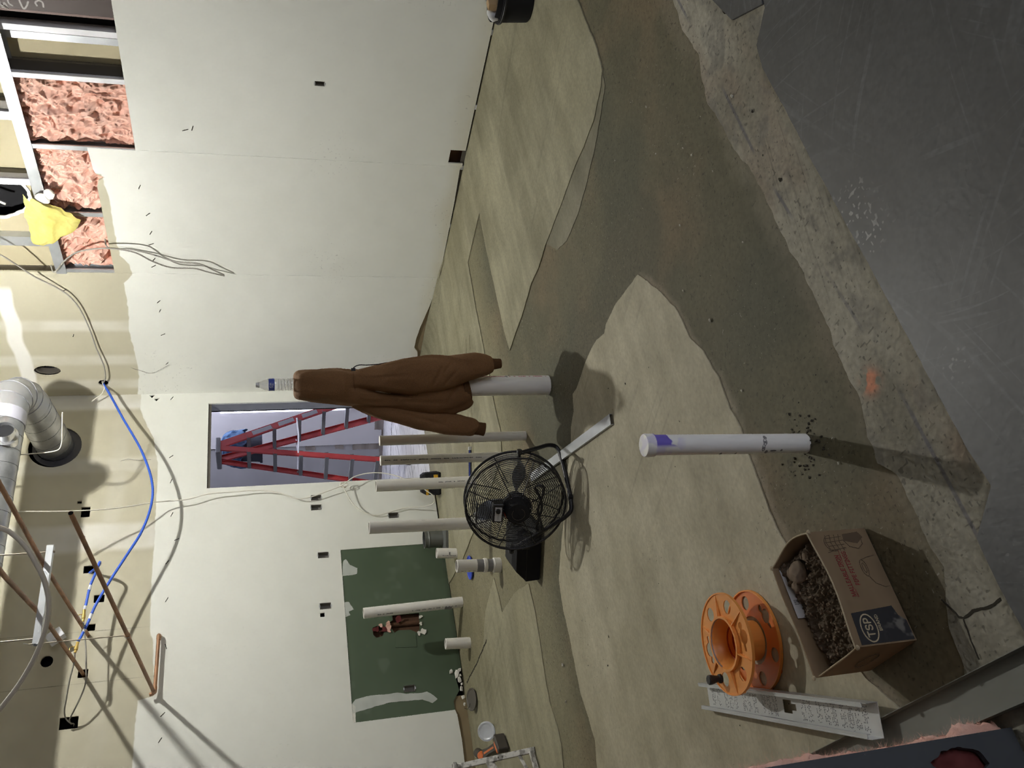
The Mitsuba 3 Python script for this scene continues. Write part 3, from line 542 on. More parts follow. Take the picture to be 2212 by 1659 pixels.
obj(fl, 'far_slab', box(3.5, 8.3, 7.45, 13, -.12, .004), 'm_conc_far', label='pale floor of the next room')
obj(fl, 'groove', ribbon([tuple((fo + fd * s - fnr * .75)[:2]) for s in (-1.2, 0, 1.8)], .008, .0045), 'm_crack')

# ---------------------------------------------------------------- lamps
t = thing('unseen_work_lamp', 'bare work lamp out of view under the ceiling, placed to cast the shadows in the room', 'lamp')  # out of view, set where the cast shadows point
bulb = trimesh.creation.icosphere(subdivisions=3, radius=.035); bulb.apply_translation(LAMP)
k = obj(t, 'bulb', bulb, 'm_label_white', smooth=True); scene[k]['emitter'] = {'type': 'area', 'radiance': rgb(*E_LAMP)}
obj(t, 'socket', xf(lathe([(0, .033), (.018, .036), (.026, .06), (.026, .10), (.008, .115), (0, .115)], 20), mat4([1, 0, 0], [0, 1, 0], [0, 0, 1], LAMP)), 'm_black')
obj(t, 'cord', tube([LAMP + [0, 0, .11], LAMP + [0, 0, 1.35]], .006, 8), 'm_black')
def strip_light(name, c, L, axis, E, label, group):
    t = thing(name, label, 'lamp', group); ex = A([1.0, 0, 0]) if axis == 0 else A([0, 1.0, 0]); ey = A([0, 1.0, 0]) if axis == 0 else A([1.0, 0, 0])
    M = mat4(ex, ey, [0, 0, 1], c)
    obj(t, 'housing', xf(box(-L / 2, L / 2, -.08, .08, .03, .09), M), 'm_label_white')
    for s in (-.04, .04):
        k = obj(t, 'tube', xf(tube([(-L / 2 + .02, s, 0), (L / 2 - .02, s, 0)], .019, 10), M), 'm_label_white'); scene[k]['emitter'] = {'type': 'area', 'radiance': rgb(*E)}
    for x in (-L / 3, L / 3): obj(t, 'hanger', xf(tube([(x, 0, .09), (x, 0, (3.3 if c[2] < 3.3 else 5.2) - c[2])], .003, 6), M), 'm_steel_rod')
strip_light('unseen_fluorescent_light', (6.6, 8.6, 3.0), 1.2, 0, E_FAR, 'unseen fluorescent strip light in the next room, lighting its walls and floor', None)  # out of view, placed to light the room behind the doorway
w2 = struct('unseen_window_2', 'unseen wide window behind the camera, lighting the faces turned towards it')  # out of view, placed to light surfaces that face the camera
k = obj(w2, 'pane', box(.2, 4.2, -4.99, -4.985, .35, 2.5), 'm_label_white', label='bright pane'); scene[k]['emitter'] = {'type': 'area', 'radiance': rgb(*E_UNSEEN_WINDOW)}
obj(w2, 'frame', [box(.12, 4.28, -5.0, -4.96, .27, .35), box(.12, 4.28, -5.0, -4.96, 2.5, 2.58), box(.12, .2, -5.0, -4.96, .35, 2.5), box(4.2, 4.28, -5.0, -4.96, .35, 2.5), box(2.17, 2.23, -5.0, -4.96, .35, 2.5)], 'm_dark_steel')
wn = struct('window_1', 'tall bright window of the next room, its edge seen past the door jamb')
k = obj(wn, 'pane', xf(box(-.95, -.19, .5, 2.14, .001, .006), mat4(fd, A([0, 0, 1.0]), -fnr, fo - fnr * .022)), 'm_label_white', label='bright pane'); scene[k]['emitter'] = {'type': 'area', 'radiance': rgb(2.2, 2.3, 2.8)}
obj(wn, 'frame', [xf(box(-1.0, -.95, .45, 2.25, .0, .03), mat4(fd, [0, 0, 1], -fnr, fo - fnr * .022)), xf(box(-1.0, -.19, .45, .5, .0, .03), mat4(fd, [0, 0, 1], -fnr, fo - fnr * .022))], 'm_far_wall')
# ---------------------------------------------------------------- jacket on its pipe
def pvc(parent, p0, p1, od, wall=.006, n=32, mat='m_pvc', name='pipe', zin=.02):
    p0, p1 = A(p0, float), A(p1, float); d = unit(p1 - p0); p0 = p0 - d * zin; L = np.linalg.norm(p1 - p0); r = od / 2
    prof = [(r, 0), (r, L - .002), (r - .002, L), (r - wall, L), (r - wall, L - .25 if L > .3 else L * .1), (0, L - .25 if L > .3 else L * .1)]
    return obj(parent, name, along(lathe(prof, n), p0, p1), mat, smooth=35)
def dashes(parent, p0, p1, od, ang, h0, h1, seed, mat='m_print', hgt=.006):
    p0, p1 = A(p0, float), A(p1, float); d = unit(p1 - p0); g = np.random.default_rng(seed); out = []; h = h0
    while h < h1:
        L = g.uniform(.004, .011); a = ang + g.normal() * .01
        b = box(od / 2 - .001, od / 2 + .0006, -hgt / 2, hgt / 2, h, h + L); out.append(rotz(b, a)); h += L + (g.uniform(.002, .005) if g.random() < .8 else .02)
    m = trimesh.util.concatenate(out); obj(parent, 'print', xf(m, mat4([1, 0, 0], [0, 1, 0], d, p0)), mat, stuff=True)
AF = math.atan2(-.8148, -.5797)       # direction from the pipes to the camera
t = thing('vent_pipe', 'thick white plastic pipe standing in the floor with the brown jacket hung over it', 'pipe')
pvc(t, (2.752, 3.892, 0), (2.765, 3.885, 1.395), .1143, .007)
dashes(t, (2.752, 3.892, 0), (2.765, 3.885, 1.395), .1143, AF + 1.15, .02, .45, 3, 'm_print_red', .008)
tm = meshkit.text_mesh('4"', .022, .001); tm.apply_transform(mat4([0, 0, -1], [0, 1, 0], [1, 0, 0], [.0572, 0, .27])); obj(t, 'print', xf(rotz(tm, AF + .95), mat4([1, 0, 0], [0, 1, 0], [0, 0, 1], [2.755, 3.89, 0])), 'm_print')
JC, JR, JD = A([2.762, 3.888, 0]), A([.8151, -.5793, 0]), A([.5793, .8151, 0])
def jw(a, b, z): return JC + JR * a + JD * b + A([0, 0, z])
def loft(st, n=36, p=2.4, cap=True):
    """stations (a, b, z, wa, wb, tilt): ellipses about a spine; tilt leans the ring"""
    st = A(st, float); tt = np.linspace(0, 1, len(st)); from scipy.interpolate import PchipInterpolator as PI
    q = np.linspace(0, 1, (len(st) - 1) * 6 + 1); S = A([PI(tt, st[:, k])(q) for k in range(st.shape[1])]).T
    an = np.linspace(0, 2 * np.pi, n, endpoint=False); V = []; ctr = S[:, :3]; tan = np.gradient(ctr, axis=0); tan /= np.linalg.norm(tan, axis=1, keepdims=True)
    for s, tn in zip(S, tan):
        ea = unit(A([1, 0, 0]) - tn * tn[0]); eb = unit(np.cross(tn, ea))
        c, si = np.cos(an), np.sin(an); sc = (np.abs(c) ** p + np.abs(si) ** p) ** (-1 / p)
        V.append(s[:3] + (s[3] * sc * c)[:, None] * ea + (s[4] * sc * si)[:, None] * eb)
    N = len(V); V = np.vstack(V); F = []
    for i in range(N - 1):
        for k in range(n):
            l = (k + 1) % n; F += [[i * n + k, i * n + l, (i + 1) * n + l], [i * n + k, (i + 1) * n + l, (i + 1) * n + k]]
    V = np.vstack([V, ctr[0], ctr[-1]]); a0, a1 = N * n, N * n + 1
    for k in range(n):
        l = (k + 1) % n; F += [[a0, l, k], [a1, (N - 1) * n + k, (N - 1) * n + l]]
    m = trimesh.Trimesh(V, F, process=False); m.fix_normals(); return m
hood = loft([(.016, .0, 1.434, .050, .050), (.016, .0, 1.431, .060, .068), (.016, .0, 1.418, .072, .085), (.016, .0, 1.38, .079, .105), (.012, .01, 1.30, .086, .115), (.008, .01, 1.21, .094, .115), (0, .01, 1.14, .094, .10), (-.002, .01, 1.10, .098, .10)], p=2.6)
body = loft([(-.002, .01, 1.16, .088, .09), (-.004, .01, 1.10, .098, .10), (-.002, .015, 1.02, .112, .105), (-.002, .02, .93, .122, .11), (-.008, .02, .80, .134, .12), (-.016, .02, .68, .142, .125), (-.020, .02, .59, .142, .125), (-.018, .02, .54, .132, .115), (-.006, .02, .50, .105, .10)], p=2.2)
rsl = loft([(.030, -.055, 1.12, .055, .05), (.040, -.07, 1.02, .068, .06), (.048, -.085, .92, .082, .068), (.058, -.095, .82, .093, .072), (.066, -.10, .72, .098, .074), (.078, -.10, .62, .092, .072), (.096, -.095, .52, .079, .068), (.108, -.09, .44, .066, .060), (.112, -.088, .385, .052, .048), (.114, -.088, .362, .036, .036)], p=2.2)
lsl = loft([(-.075, .02, 1.12, .03, .05), (-.098, .02, 1.06, .038, .055), (-.128, .02, .97, .048, .058), (-.155, .02, .88, .050, .060), (-.182, .015, .78, .052, .060), (-.205, .01, .66, .055, .060), (-.224, .0, .55, .055, .058), (-.238, 0, .47, .050, .050), (-.246, 0, .435, .034, .036)], p=2.1)
def bent(m, seed, amp):
    m = unman(man(m).refine_to_length(.011)); m.merge_vertices(); trimesh.smoothing.filter_taubin(m, iterations=6)
    v = m.vertices; n = m.vertex_normals
    q = np.c_[v[:, 0] * 10, v[:, 1] * 10, v[:, 2] * 4.2]; w = meshkit.fbm(q * .6 + seed, 2, seed)
    d = 1 - np.abs(2 * meshkit.noise(q * A([1.3, 1.3, 1.0]) + (w[:, None] - .5) * 2.4 + seed, seed) - 1)
    f2 = meshkit.fbm(np.c_[v[:, 0] * 26, v[:, 1] * 26, v[:, 2] * 17], 3, seed + 4) - .5
    return trimesh.Trimesh(v + n * (amp * (d - .55) * 1.5 + .005 * f2)[:, None], m.faces, process=False)
bodyM = man(hood) + man(body) + man(lsl) + man(rsl)
jm = bent(unman(bodyM), 5, .0115)
# long creases: the pull fold from the neck down the back, and wrinkles at the elbows
v = jm.vertices
def crease(v, p0, p1, w, dep):
    p0, p1 = A(p0, float), A(p1, float); d = p1 - p0; t = np.clip(((v[:, [0, 2]] - p0) @ d) / (d @ d), 0, 1); r = np.linalg.norm(v[:, [0, 2]] - p0 - t[:, None] * d, axis=1)
    return dep * np.exp(-(r / w) ** 2) * np.sin(np.pi * np.clip(t, .02, .98)) ** .5
fr = (v[:, 1] < .02).astype(float)
dd = crease(v, (.0, 1.13), (-.052, .80), .012, .045) + crease(v, (-.04, 1.08), (-.06, .70), .012, .012) + crease(v, (.05, 1.12), (.06, .85), .012, .008) + crease(v, (-.10, .62), (.02, .55), .01, .012) + crease(v, (-.075, .9), (-.10, .60), .014, .010) + crease(v, (.06, .66), (.13, .60), .008, .006) + crease(v, (.05, .50), (.14, .53), .008, .006) - crease(v, (-.085, 1.19), (.09, 1.175), .012, .006) + crease(v, (.10, 1.05), (.15, .72), .010, .008) + crease(v, (-.13, .93), (-.23, .60), .010, .008) + crease(v, (-.02, .72), (.10, .66), .009, .010) + crease(v, (-.01, .66), (.08, .58), .008, .009) + crease(v, (-.17, .72), (-.24, .69), .007, .007) + crease(v, (-.19, .62), (-.26, .60), .007, .006)
jm = trimesh.Trimesh(v + A([0, 1.0, 0]) * (dd * fr)[:, None], jm.faces, process=False)
def JW(m): return xf(clean(m), mat4(JR, JD, [0, 0, 1], JC))
t = thing('work_jacket', 'brown canvas hooded work jacket hung by its hood over the thick white pipe', 'jacket')
obj(t, 'shell', JW(jm), 'm_jacket', smooth=True)
def rib(st, nrib, depth):
    m = loft(st, n=nrib * 4, p=2.2); v = m.vertices.copy(); c = A([np.mean(A(st)[:, 0]), np.mean(A(st)[:, 1])]); an = np.arctan2(v[:, 1] - c[1], v[:, 0] - c[0])
    v[:, :2] += (v[:, :2] - c) * (depth * np.cos(an * nrib))[:, None]; return trimesh.Trimesh(v, m.faces, process=False)
obj(t, 'cuff', JW(rib([(.114, -.088, .372, .034, .034), (.116, -.088, .345, .030, .031), (.118, -.088, .308, .026, .028)], 22, .03)), 'm_jacket_rib', smooth=40, label='dark ribbed cuff')
obj(t, 'cuff', JW(rib([(-.246, 0, .446, .037, .036), (-.250, 0, .42, .036, .033), (-.256, 0, .388, .037, .033)], 22, .03)), 'm_jacket_rib', smooth=40, label='dark ribbed cuff')
obj(t, 'hem', JW(rib([(-.006, .02, .52, .118, .108), (-.004, .02, .505, .110, .102), (.0, .02, .487, .106, .10)], 44, .012)), 'm_jacket_rib', smooth=40, label='dark ribbed hem')
fl_ = sheet(14, 5, lambda u, v: A([jw(.105 + .035 * u ** .8 + .006 * np.sin(u * 9) + .018 * v, -.02 + .06 * v, 1.0 - .42 * u) for u, v in zip(u, v)]))
obj(t, 'front_facing', fl_, 'm_jacket_in', smooth=True, label='dark inside of the open front')
obj(t, 'drawstring', tube(smooth_path([jw(.092, -.02, 1.128), jw(.112, -.03, 1.118), jw(.122, -.03, 1.09), jw(.121, -.03, 1.05), jw(.124, -.03, .99)], 6), .003, 8), 'm_black')
obj(t, 'cord_lock', hull([jw(.098 + a, -.028 + b, 1.125 + c) for a in (-.008, .008) for b in (-.008, .008) for c in (-.011, .011)]), 'm_black')
for z in (1.0, .86):
    pass
# bottle on top of the hood
t = thing('water_bottle', 'clear plastic water bottle with a blue label standing on the hood of the jacket', 'bottle')
o = jw(.024, 0, 1.436); MB = mat4([1, 0, 0], [0, 1, 0], [0, 0, 1], o)
pr_ = [(0, .001), (.028, 0), (.032, .006)]
for k in range(5): z = .012 + k * .016; pr_ += [(.0325, z), (.0325, z + .008), (.0300, z + .012)]
pr_ += [(.0325, .094), (.0325, .135), (.031, .142), (.026, .158), (.018, .176), (.0125, .184), (.0125, .198), (.0105, .2)]
obj(t, 'body', xf(lathe(pr_, 36), MB), 'm_bottle', smooth=40)
obj(t, 'ridge', [xf(tube([(.0328 * math.cos(a), .0328 * math.sin(a), z) for a in np.linspace(0, 2 * np.pi, 37)], .0009, 6), MB) for z in (.018, .034, .05, .066, .082)], 'm_bottle_ridge')
obj(t, 'neck_ring', xf(lathe([(.0125, .181), (.0165, .182), (.0165, .186), (.0125, .187)], 28), MB), 'm_bottle_ridge')
obj(t, 'mouth', xf(lathe([(.0112, .188), (.0135, .188), (.0135, .200), (.0112, .200)], 28, True), MB), 'm_bottle_ridge')
obj(t, 'label', xf(lathe([(.0329, .104), (.0332, .104), (.0332, .134), (.0329, .134)], 40, True), MB), 'm_label_blue')
ds = []
g = np.random.default_rng(4)
for zz in (.110, .1155, .121, .1265):
    for a in np.arange(-.55, .35, .10):
        if g.random() < .85: ds.append(rotz(box(.033, .0337, -.0013, .0013, zz, zz + .0032), AF + a))
obj(t, 'label_print', xf(trimesh.util.concatenate(ds), MB), 'm_label_white', stuff=True)

# ---------------------------------------------------------------- plastic pipes
t = thing('capped_pipe', 'short white capped plastic pipe with purple primer smears in the foreground trench', 'pipe')
P0, P1 = A([1.164, 1.986, 0]), A([1.177, 1.978, .541]); pvc(t, P0, P1 - [0, 0, .02], .0603, mat='m_pvc_near')
MC = mat4([1, 0, 0], [0, 1, 0], unit(P1 - P0), P1)
obj(t, 'cap', xf(lathe([(.0302, -.032), (.0338, -.030), (.0342, -.004), (.0325, 0), (0, .0008)], 40), MC), 'm_pvc_near', smooth=30)
g = np.random.default_rng(5); sp = []
for a, h, w, hh in ((AF + .75, .155, .0075, .006), (AF + .25, .158, .011, .007), (AF - .35, .163, .012, .006), (AF - .85, .150, .008, .005), (AF - .70, .128, .004, .011), (AF - .65, .10, .004, .004), (AF - 1.1, .30, .007, .004), (AF - 1.1, .25, .006, .003)):
    an = np.linspace(0, 2 * np.pi, 12, endpoint=False); V = [A([.0305 * math.cos(a), .0305 * math.sin(a), h])]
    for q in an: b = a + w * math.cos(q) / .0302; V.append(A([.03035 * math.cos(b), .03035 * math.sin(b), h + hh * math.sin(q)]))
    sp.append(trimesh.Trimesh(V, [[0, 1 + i, 1 + (i + 1) % 12] for i in range(12)], process=False))
obj(t, 'primer_spots', xf(trimesh.util.concatenate(sp), mat4([1, 0, 0], [0, 1, 0], unit(P1 - P0), P0)), 'm_grey_prim', stuff=True)
dirt = []
for i in range(70):
    a = g.uniform(0, 2 * np.pi); r = abs(g.normal()) * .045 + .033; k = shard(g.uniform(.002, .0065), 60 + i, (1, 1, .8)); k.apply_translation([P0[0] + r * math.cos(a), P0[1] + r * math.sin(a), .002]); dirt.append(k)
single('dirt_crumbs', dirt, 'm_debris_dark', 'dark crumbs of concrete around the foot of the capped pipe', 'debris'); labels['dirt_crumbs'] = {'label': 'dark crumbs of concrete around the foot of the capped pipe', 'kind': 'stuff'}
t = thing('drain_pipe', 'slim white plastic pipe, nearest to the jacket in the row of tall pipes', 'pipe'); pvc(t, (2.765, 4.463, 0), (2.768, 4.461, .926), .0603)
obj(t, 'cap', along(lathe([(.0303, -.016), (.0318, -.015), (.0318, 0), (.026, .002), (0, .002)], 32), (2.768, 4.461, .926), (2.768, 4.461, 1.926)), 'm_pvc', smooth=30)
t = thing('drain_pipe', 'slim white plastic pipe with a line of black print behind the fan', 'pipe'); pvc(t, (2.761, 4.706, 0), (2.770, 4.701, .898), .0603)
dashes(t, (2.761, 4.706, 0), (2.770, 4.701, .898), .0603, AF + .10, .25, .88, 8)
obj(t, 'cap', along(lathe([(.0303, -.016), (.0318, -.015), (.0318, 0), (.026, .002), (0, .002)], 32), (2.770, 4.701, .898), (2.770, 4.701, 1.9)), 'm_pvc', smooth=30)
t = thing('drain_pipe', 'tall white plastic pipe in front of the left edge of the doorway', 'pipe'); pvc(t, (3.203, 5.825, 0), (3.208, 5.822, .786), .0889); dashes(t, (3.203, 5.825, 0), (3.208, 5.822, .786), .0889, AF + .3, .10, .3, 12)
t = thing('drain_pipe', 'tall white plastic pipe above the left side of the fan, plain white', 'pipe'); pvc(t, (2.753, 5.644, 0), (2.770, 5.636, .892), .0889)
t = thing('drain_pipe', 'long white plastic pipe leaning in front of the hole in the green board', 'pipe'); pvc(t, (2.655, 6.937, 0), (2.638, 6.944, .839), .0889)
dashes(t, (2.655, 6.937, 0), (2.638, 6.944, .839), .0889, AF - .35, .06, .44, 13, hgt=.007); dashes(t, (2.655, 6.937, 0), (2.638, 6.944, .839), .0889, AF - .35, .60, .72, 14, hgt=.008)
rs = lathe([(.0450, .10), (.0452, .10), (.0452, .155), (.0450, .155)], 32); obj(t, 'primer_smear', along(trimesh.util.concatenate([rotz(box(.0435, .0452, -.026 + .004 * k, .026, .10 + .012 * k, .113 + .012 * k), AF + .75) for k in range(5)]), (2.655, 6.937, 0), (2.638, 6.944, .839)), 'm_grey_prim', label='grey primer smear')
t = thing('pipe_stub', 'short white pipe stub beside the galvanized collar, right of the green board', 'pipe'); pvc(t, (3.064, 6.846, 0), (3.077, 6.841, .182), .0889); dashes(t, (3.064, 6.846, 0), (3.077, 6.841, .182), .0889, AF - .3, .02, .13, 15)
obj(t, 'stain', rotz(box(.0440, .0449, -.003, .02, .02, .03), AF, (0, 0, 0)).apply_translation([3.067, 6.845, .05]), 'm_print')
t = thing('pipe_stub', 'short white pipe stub with grey primer bands in front of the blue lid', 'pipe')
Q0, Q1 = A([2.379, 5.571, 0]), A([2.394, 5.565, .318]); pvc(t, Q0, Q1, .0889)
for a, b, nmx in ((.06, .10, 1), (.125, .175, 2)): obj(t, 'primer_band', along(lathe([(.0444, a), (.0449, a), (.0449, b), (.0444, b)], 32), Q0, Q1), 'm_grey_prim', label='grey primer band')
obj(t, 'coupling', along(lathe([(.0445, .0), (.052, .0), (.053, .05), (.0445, .052)], 36), Q0, Q1), 'm_pvc', smooth=30)
obj(t, 'collar', along(lathe([(.0447, .098), (.0495, .100), (.051, .112), (.0495, .124), (.0447, .126)], 36), Q0, Q1), 'm_pvc', smooth=40)
dashes(t, Q0, Q1, .0889, AF - .75, .19, .29, 16, hgt=.004)
t = thing('pipe_stub', 'short white pipe stub on the floor left of the long pipe, against the green board', 'pipe'); pvc(t, (2.279, 6.88, 0), (2.289, 6.877, .207), .0889)
t = thing('duct_collar', 'galvanized sheet metal duct collar standing on the floor by the wall', 'duct collar')
MQ = mat4([1, 0, 0], [0, 1, 0], [0, 0, 1], [3.36, 7.155, 0])
obj(t, 'sleeve', xf(lathe([(.077, .045), (.077, .205), (.080, .210), (.080, .214), (.073, .214), (.072, .05)], 36), MQ), 'm_galv_dull', smooth=30)
obj(t, 'bead', xf(lathe([(.077, .165), (.082, .170), (.082, .178), (.077, .183)], 36), MQ), 'm_galv_dull', smooth=40)
obj(t, 'flange', xf(hull([(x * s, y * s, z) for x in (-1, 1) for y in (-1, 1) for z, s in ((0, .098), (.03, .095), (.05, .080))]), mat4([.8, -.6, 0], [.6, .8, 0], [0, 0, 1], [3.36, 7.155, 0])), 'm_galv_dull')
single('blue_disc', xf(lathe([(0, .0), (.09, .0), (.096, .006), (.096, .014), (.09, .016), (.085, .010), (.03, .012), (0, .014)], 40), mat4([1, 0, 0], [0, 1, 0], [0, 0, 1], [2.74, 6.42, .006])), 'm_blue_lid', 'blue round lid lying on the floor behind the primer-banded stub', 'lid', smooth=30)

# ---------------------------------------------------------------- fan
F0 = A([2.064, 4.01, .302]); ti = math.radians(9); FN = unit(A([-.816 * math.cos(ti), -.577 * math.cos(ti), math.sin(ti)])); FX = unit(A([.577, -.816, 0])); FU = np.cross(FN, FX); MF = mat4(FX, FU, FN, F0)
t = thing('floor_fan', 'large black wire floor fan on a tube stand, seen from its motor side', 'fan')
def circ(r, z, n=72): a = np.linspace(0, 2 * np.pi, n, endpoint=False); return np.c_[r * np.cos(a), r * np.sin(a), np.full(n, z)]
RR = .272
obj(t, 'outer_hoop', xf(tube(circ(RR, .025), .0055, 8, True), MF), 'm_black', smooth=True)
obj(t, 'outer_hoop', xf(tube(circ(RR, -.065), .0055, 8, True), MF), 'm_black', smooth=True)
def dome(r): return .025 + .055 * (1 - (r / RR) ** 2)
obj(t, 'rear_grille', xf(trimesh.util.concatenate([tube(circ(r, dome(r), 56), .0017, 4, True) for r in np.linspace(.075, RR - .008, 21)]), MF), 'm_black', label='concentric wires of the rear guard')
def fdome(r): return -.065 - .045 * (1 - (r / RR) ** 2)
obj(t, 'front_grille', xf(trimesh.util.concatenate([tube(circ(r, fdome(r), 56), .0015, 4, True) for r in np.linspace(.05, RR - .008, 20)]), MF), 'm_black', label='concentric wires of the front guard')
obj(t, 'side_grille', xf(trimesh.util.concatenate([tube(circ(RR + .002, z, 64), .0012, 4, True) for z in (-.045, -.02, .005)]), MF), 'm_black')
for k in range(8):
    a = 2 * np.pi * (k + .5) / 8 + .1; rs_ = np.linspace(.07, RR, 9)
    for nm_, f, n0 in (('rear_spoke', dome, 1), ('front_spoke', fdome, 2)):
        obj(t, nm_, xf(tube([(r * math.cos(a), r * math.sin(a), f(r) + (.002 if n0 == 1 else -.002)) for r in rs_], .0028, 6), MF), 'm_black')
for k in range(3):
    a0 = math.radians((-8, 108, 205)[k])
    def bl(u, v):
        r = .05 + .185 * u; w = (.10 + .75 * np.sin(np.pi * np.clip(u * .93 + .12, 0, 1)) ** .8) * .5
        th = a0 + (v - .5) * w * 1.35 + .12 * u; z = -.02 + (v - .5) * .075 * (1 - .5 * u)
        return np.c_[r * np.cos(th), r * np.sin(th), z]
    m = sheet(14, 12, bl); m2 = m.copy(); m2.vertices[:, 2] += .0025; obj(t, 'blade', xf(trimesh.util.concatenate([m, m2]), MF), 'm_blade', smooth=True, label='grey fan blade')
obj(t, 'blade_hub', xf(lathe([(0, -.055), (.045, -.05), (.05, .01), (0, .015)], 32), MF), 'm_black', smooth=30)
mo = obj(t, 'motor', xf(lathe([(0, .03), (.074, .03), (.076, .075), (.072, .080), (.064, .12), (.056, .135), (.0, .140)], 40), MF), 'm_black_matte', smooth=30)
obj(mo, 'rim', xf(lathe([(.0765, .06), (.081, .062), (.081, .072), (.0765, .074)], 40), MF), 'm_black')
obj(mo, 'ring', xf(tube(circ(.034, .139, 40)[6:38], .002, 6), MF), 'm_drill_grey')
an = np.linspace(math.radians(100), math.radians(160), 10)
obj(mo, 'label', xf(sheet(10, 2, lambda u, v: np.c_[(.066 + .009 * v) * np.cos(math.radians(98) + u * 1.05), (.066 + .009 * v) * np.sin(math.radians(98) + u * 1.05), .119 - .033 * v]), MF), 'm_red_label')
for a in (.5, 1.6, 2.65, 3.7, 4.8, 5.9): obj(mo, 'screw', xf(lathe([(0, .0), (.004, .001), (.004, .005), (0, .006)], 10), MF @ mat4([1, 0, 0], [0, 1, 0], [0, 0, 1], [.069 * math.cos(a), .069 * math.sin(a), .078])), 'm_galv')
sw = obj(t, 'switch_box', xf(box(-.062, .045, .078, .135, .06, .118, .004), MF), 'm_black', label='black switch box above the motor')
obj(sw, 'plate', xf(box(-.052, .028, .086, .122, .1175, .120), MF), 'm_plate', label='silver switch plate')
obj(sw, 'knob', xf(lathe([(0, 0), (.0135, 0), (.012, .012), (0, .013)], 24), MF @ mat4([1, 0, 0], [0, 1, 0], [0, 0, 1], [.008, .106, .120])), 'm_black', smooth=30)
obj(sw, 'print', xf(box(-.042, -.012, .1035, .1050, .1199, .1206), MF), 'm_print')
obj(t, 'carry_handle', [xf(tube(smooth_path([(-.075, .215, .05), (-.078, .215, .085), (-.04, .217, .092), (.01, .217, .092), (.025, .215, .085), (.024, .215, .045)], 5), .004, 8), MF), xf(tube([(-.06, .17, .07), (-.06, .245, .05)], .002, 6), MF), xf(tube([(.015, .17, .07), (.015, .245, .05)], .002, 6), MF)], 'm_black')
cp = [(.135, -.088, .088), (.15, -.11, .092), (.135, -.135, .092), (.08, -.128, .095), (.0, -.112, .098), (-.07, -.135, .095), (-.115, -.15, .09), (-.128, -.13, .088), (-.11, -.112, .09), (-.04, -.125, .092), (.03, -.132, .094), (.09, -.112, .093)]
obj(t, 'power_cord', [xf(tube(smooth_path(cp, 7, True), .0042, 8, True), MF), xf(tube(smooth_path([(c[0] * .96 + .003, c[1] + .007, c[2] + .008) for c in cp], 7, True), .0042, 8, True), MF)], 'm_black', smooth=True, label='coiled black power cord')
obj(t, 'power_cord', xf(tube(smooth_path([(-.03, .078, .07), (-.075, .02, .09), (-.09, -.03, .09), (-.105, -.09, .088), (-.12, -.13, .088)], 6), .004, 8), MF), 'm_black')
obj(t, 'plug', xf(hull([(-.118 + .03 * a + .006 * b, -.128 + .012 * b, .10 + .01 * c) for a in (0, 1) for b in (-.6, .6) for c in (0, 1)]), MF), 'm_black')
PR, PL = F0 + FX * (RR + .016), F0 - FX * (RR + .016)
stp = [PR, A([2.345, 3.89, .085]), A([2.352, 3.915, .035]), A([2.315, 3.918, .0175]), A([2.20, 3.921, .0145]), A([2.035, 3.930, .0145]), A([1.965, 3.955, .0165]), A([1.945, 3.99, .05]), PL]
def roundpath(P, rad=.04, n=6):
    out = [P[0]]
    for a, b, c in zip(P[:-2], P[1:-1], P[2:]):
        r = min(rad, .45 * np.linalg.norm(b - a), .45 * np.linalg.norm(c - b)); p, q = b + unit(a - b) * r, b + unit(c - b) * r
        for s in np.linspace(0, 1, n): out.append((1 - s) ** 2 * p + 2 * s * (1 - s) * b + s * s * q)
    return A(out + [P[-1]])
sd = obj(t, 'stand', tube(roundpath(stp), .0115, 12), 'm_black', smooth=True, label='bent black tube stand')
for p in (A([2.30, 3.918, .010]), A([2.035, 3.930, .009])): obj(sd, 'foot', xf(lathe([(0, -.006), (.016, -.006), (.016, .014), (0, .015)], 16), mat4([1, 0, 0], [0, 1, 0], [0, 0, 1], p)), 'm_black_matte')
for P, s in ((PR, 1), (PL, -1)): obj(t, 'pivot_knob', along(lathe([(0, -.02), (.009, -.02), (.009, .012), (.016, .013), (.014, .03), (0, .031)], 16), P - FX * s * .01, P + FX * s), 'm_black')
# metal bar reaching under the fan, tool case behind it
t = thing('metal_bar', 'long flat galvanized metal bar on the floor, one end under the fan', 'metal bar')
b0, b1 = A([2.053, 3.195]), A([2.47, 4.48]); dv = unit(b1 - b0); nv = A([-dv[1], dv[0]])
Lb = np.linalg.norm(b1 - b0); MBAR = mat4([dv[0], dv[1], 0], [nv[0], nv[1], 0], [0, 0, 1], [b0[0], b0[1], .005])
obj(t, 'web', xf(box(0, Lb, -.026, .026, .014, .0155), MBAR), 'm_galv'); obj(t, 'flange', xf(box(0, Lb, -.026, -.0245, 0, .015), MBAR), 'm_galv'); obj(t, 'flange', xf(box(0, Lb, .0245, .026, 0, .015), MBAR), 'm_galv')
t = thing('tool_case', 'black plastic tool case with sloping ends behind the fan', 'tool case')
u0 = A([1.918, 4.763]); du = A([.685, -.728]); dn = A([.728, .685]); MT = mat4([du[0], du[1], 0], [dn[0], dn[1], 0], [0, 0, 1], [u0[0], u0[1], .006])
obj(t, 'body', xf(hull([(x, y, z) for z, i in ((0, .0), (.085, -.006)) for x in (i, .34) for y in (-i * .3, .24)]), MT), 'm_black_matte')
obj(t, 'lid', xf(hull([(x, y, z) for z, i, j in ((.088, .0, .0), (.145, .055, .012), (.165, .09, .05)) for x in (i, .34 - i * .5) for y in (j, .24 - j)]), MT), 'm_black_matte')
obj(t, 'seam', xf(box(-.003, .343, -.004, .243, .083, .090, .001), MT), 'm_black')
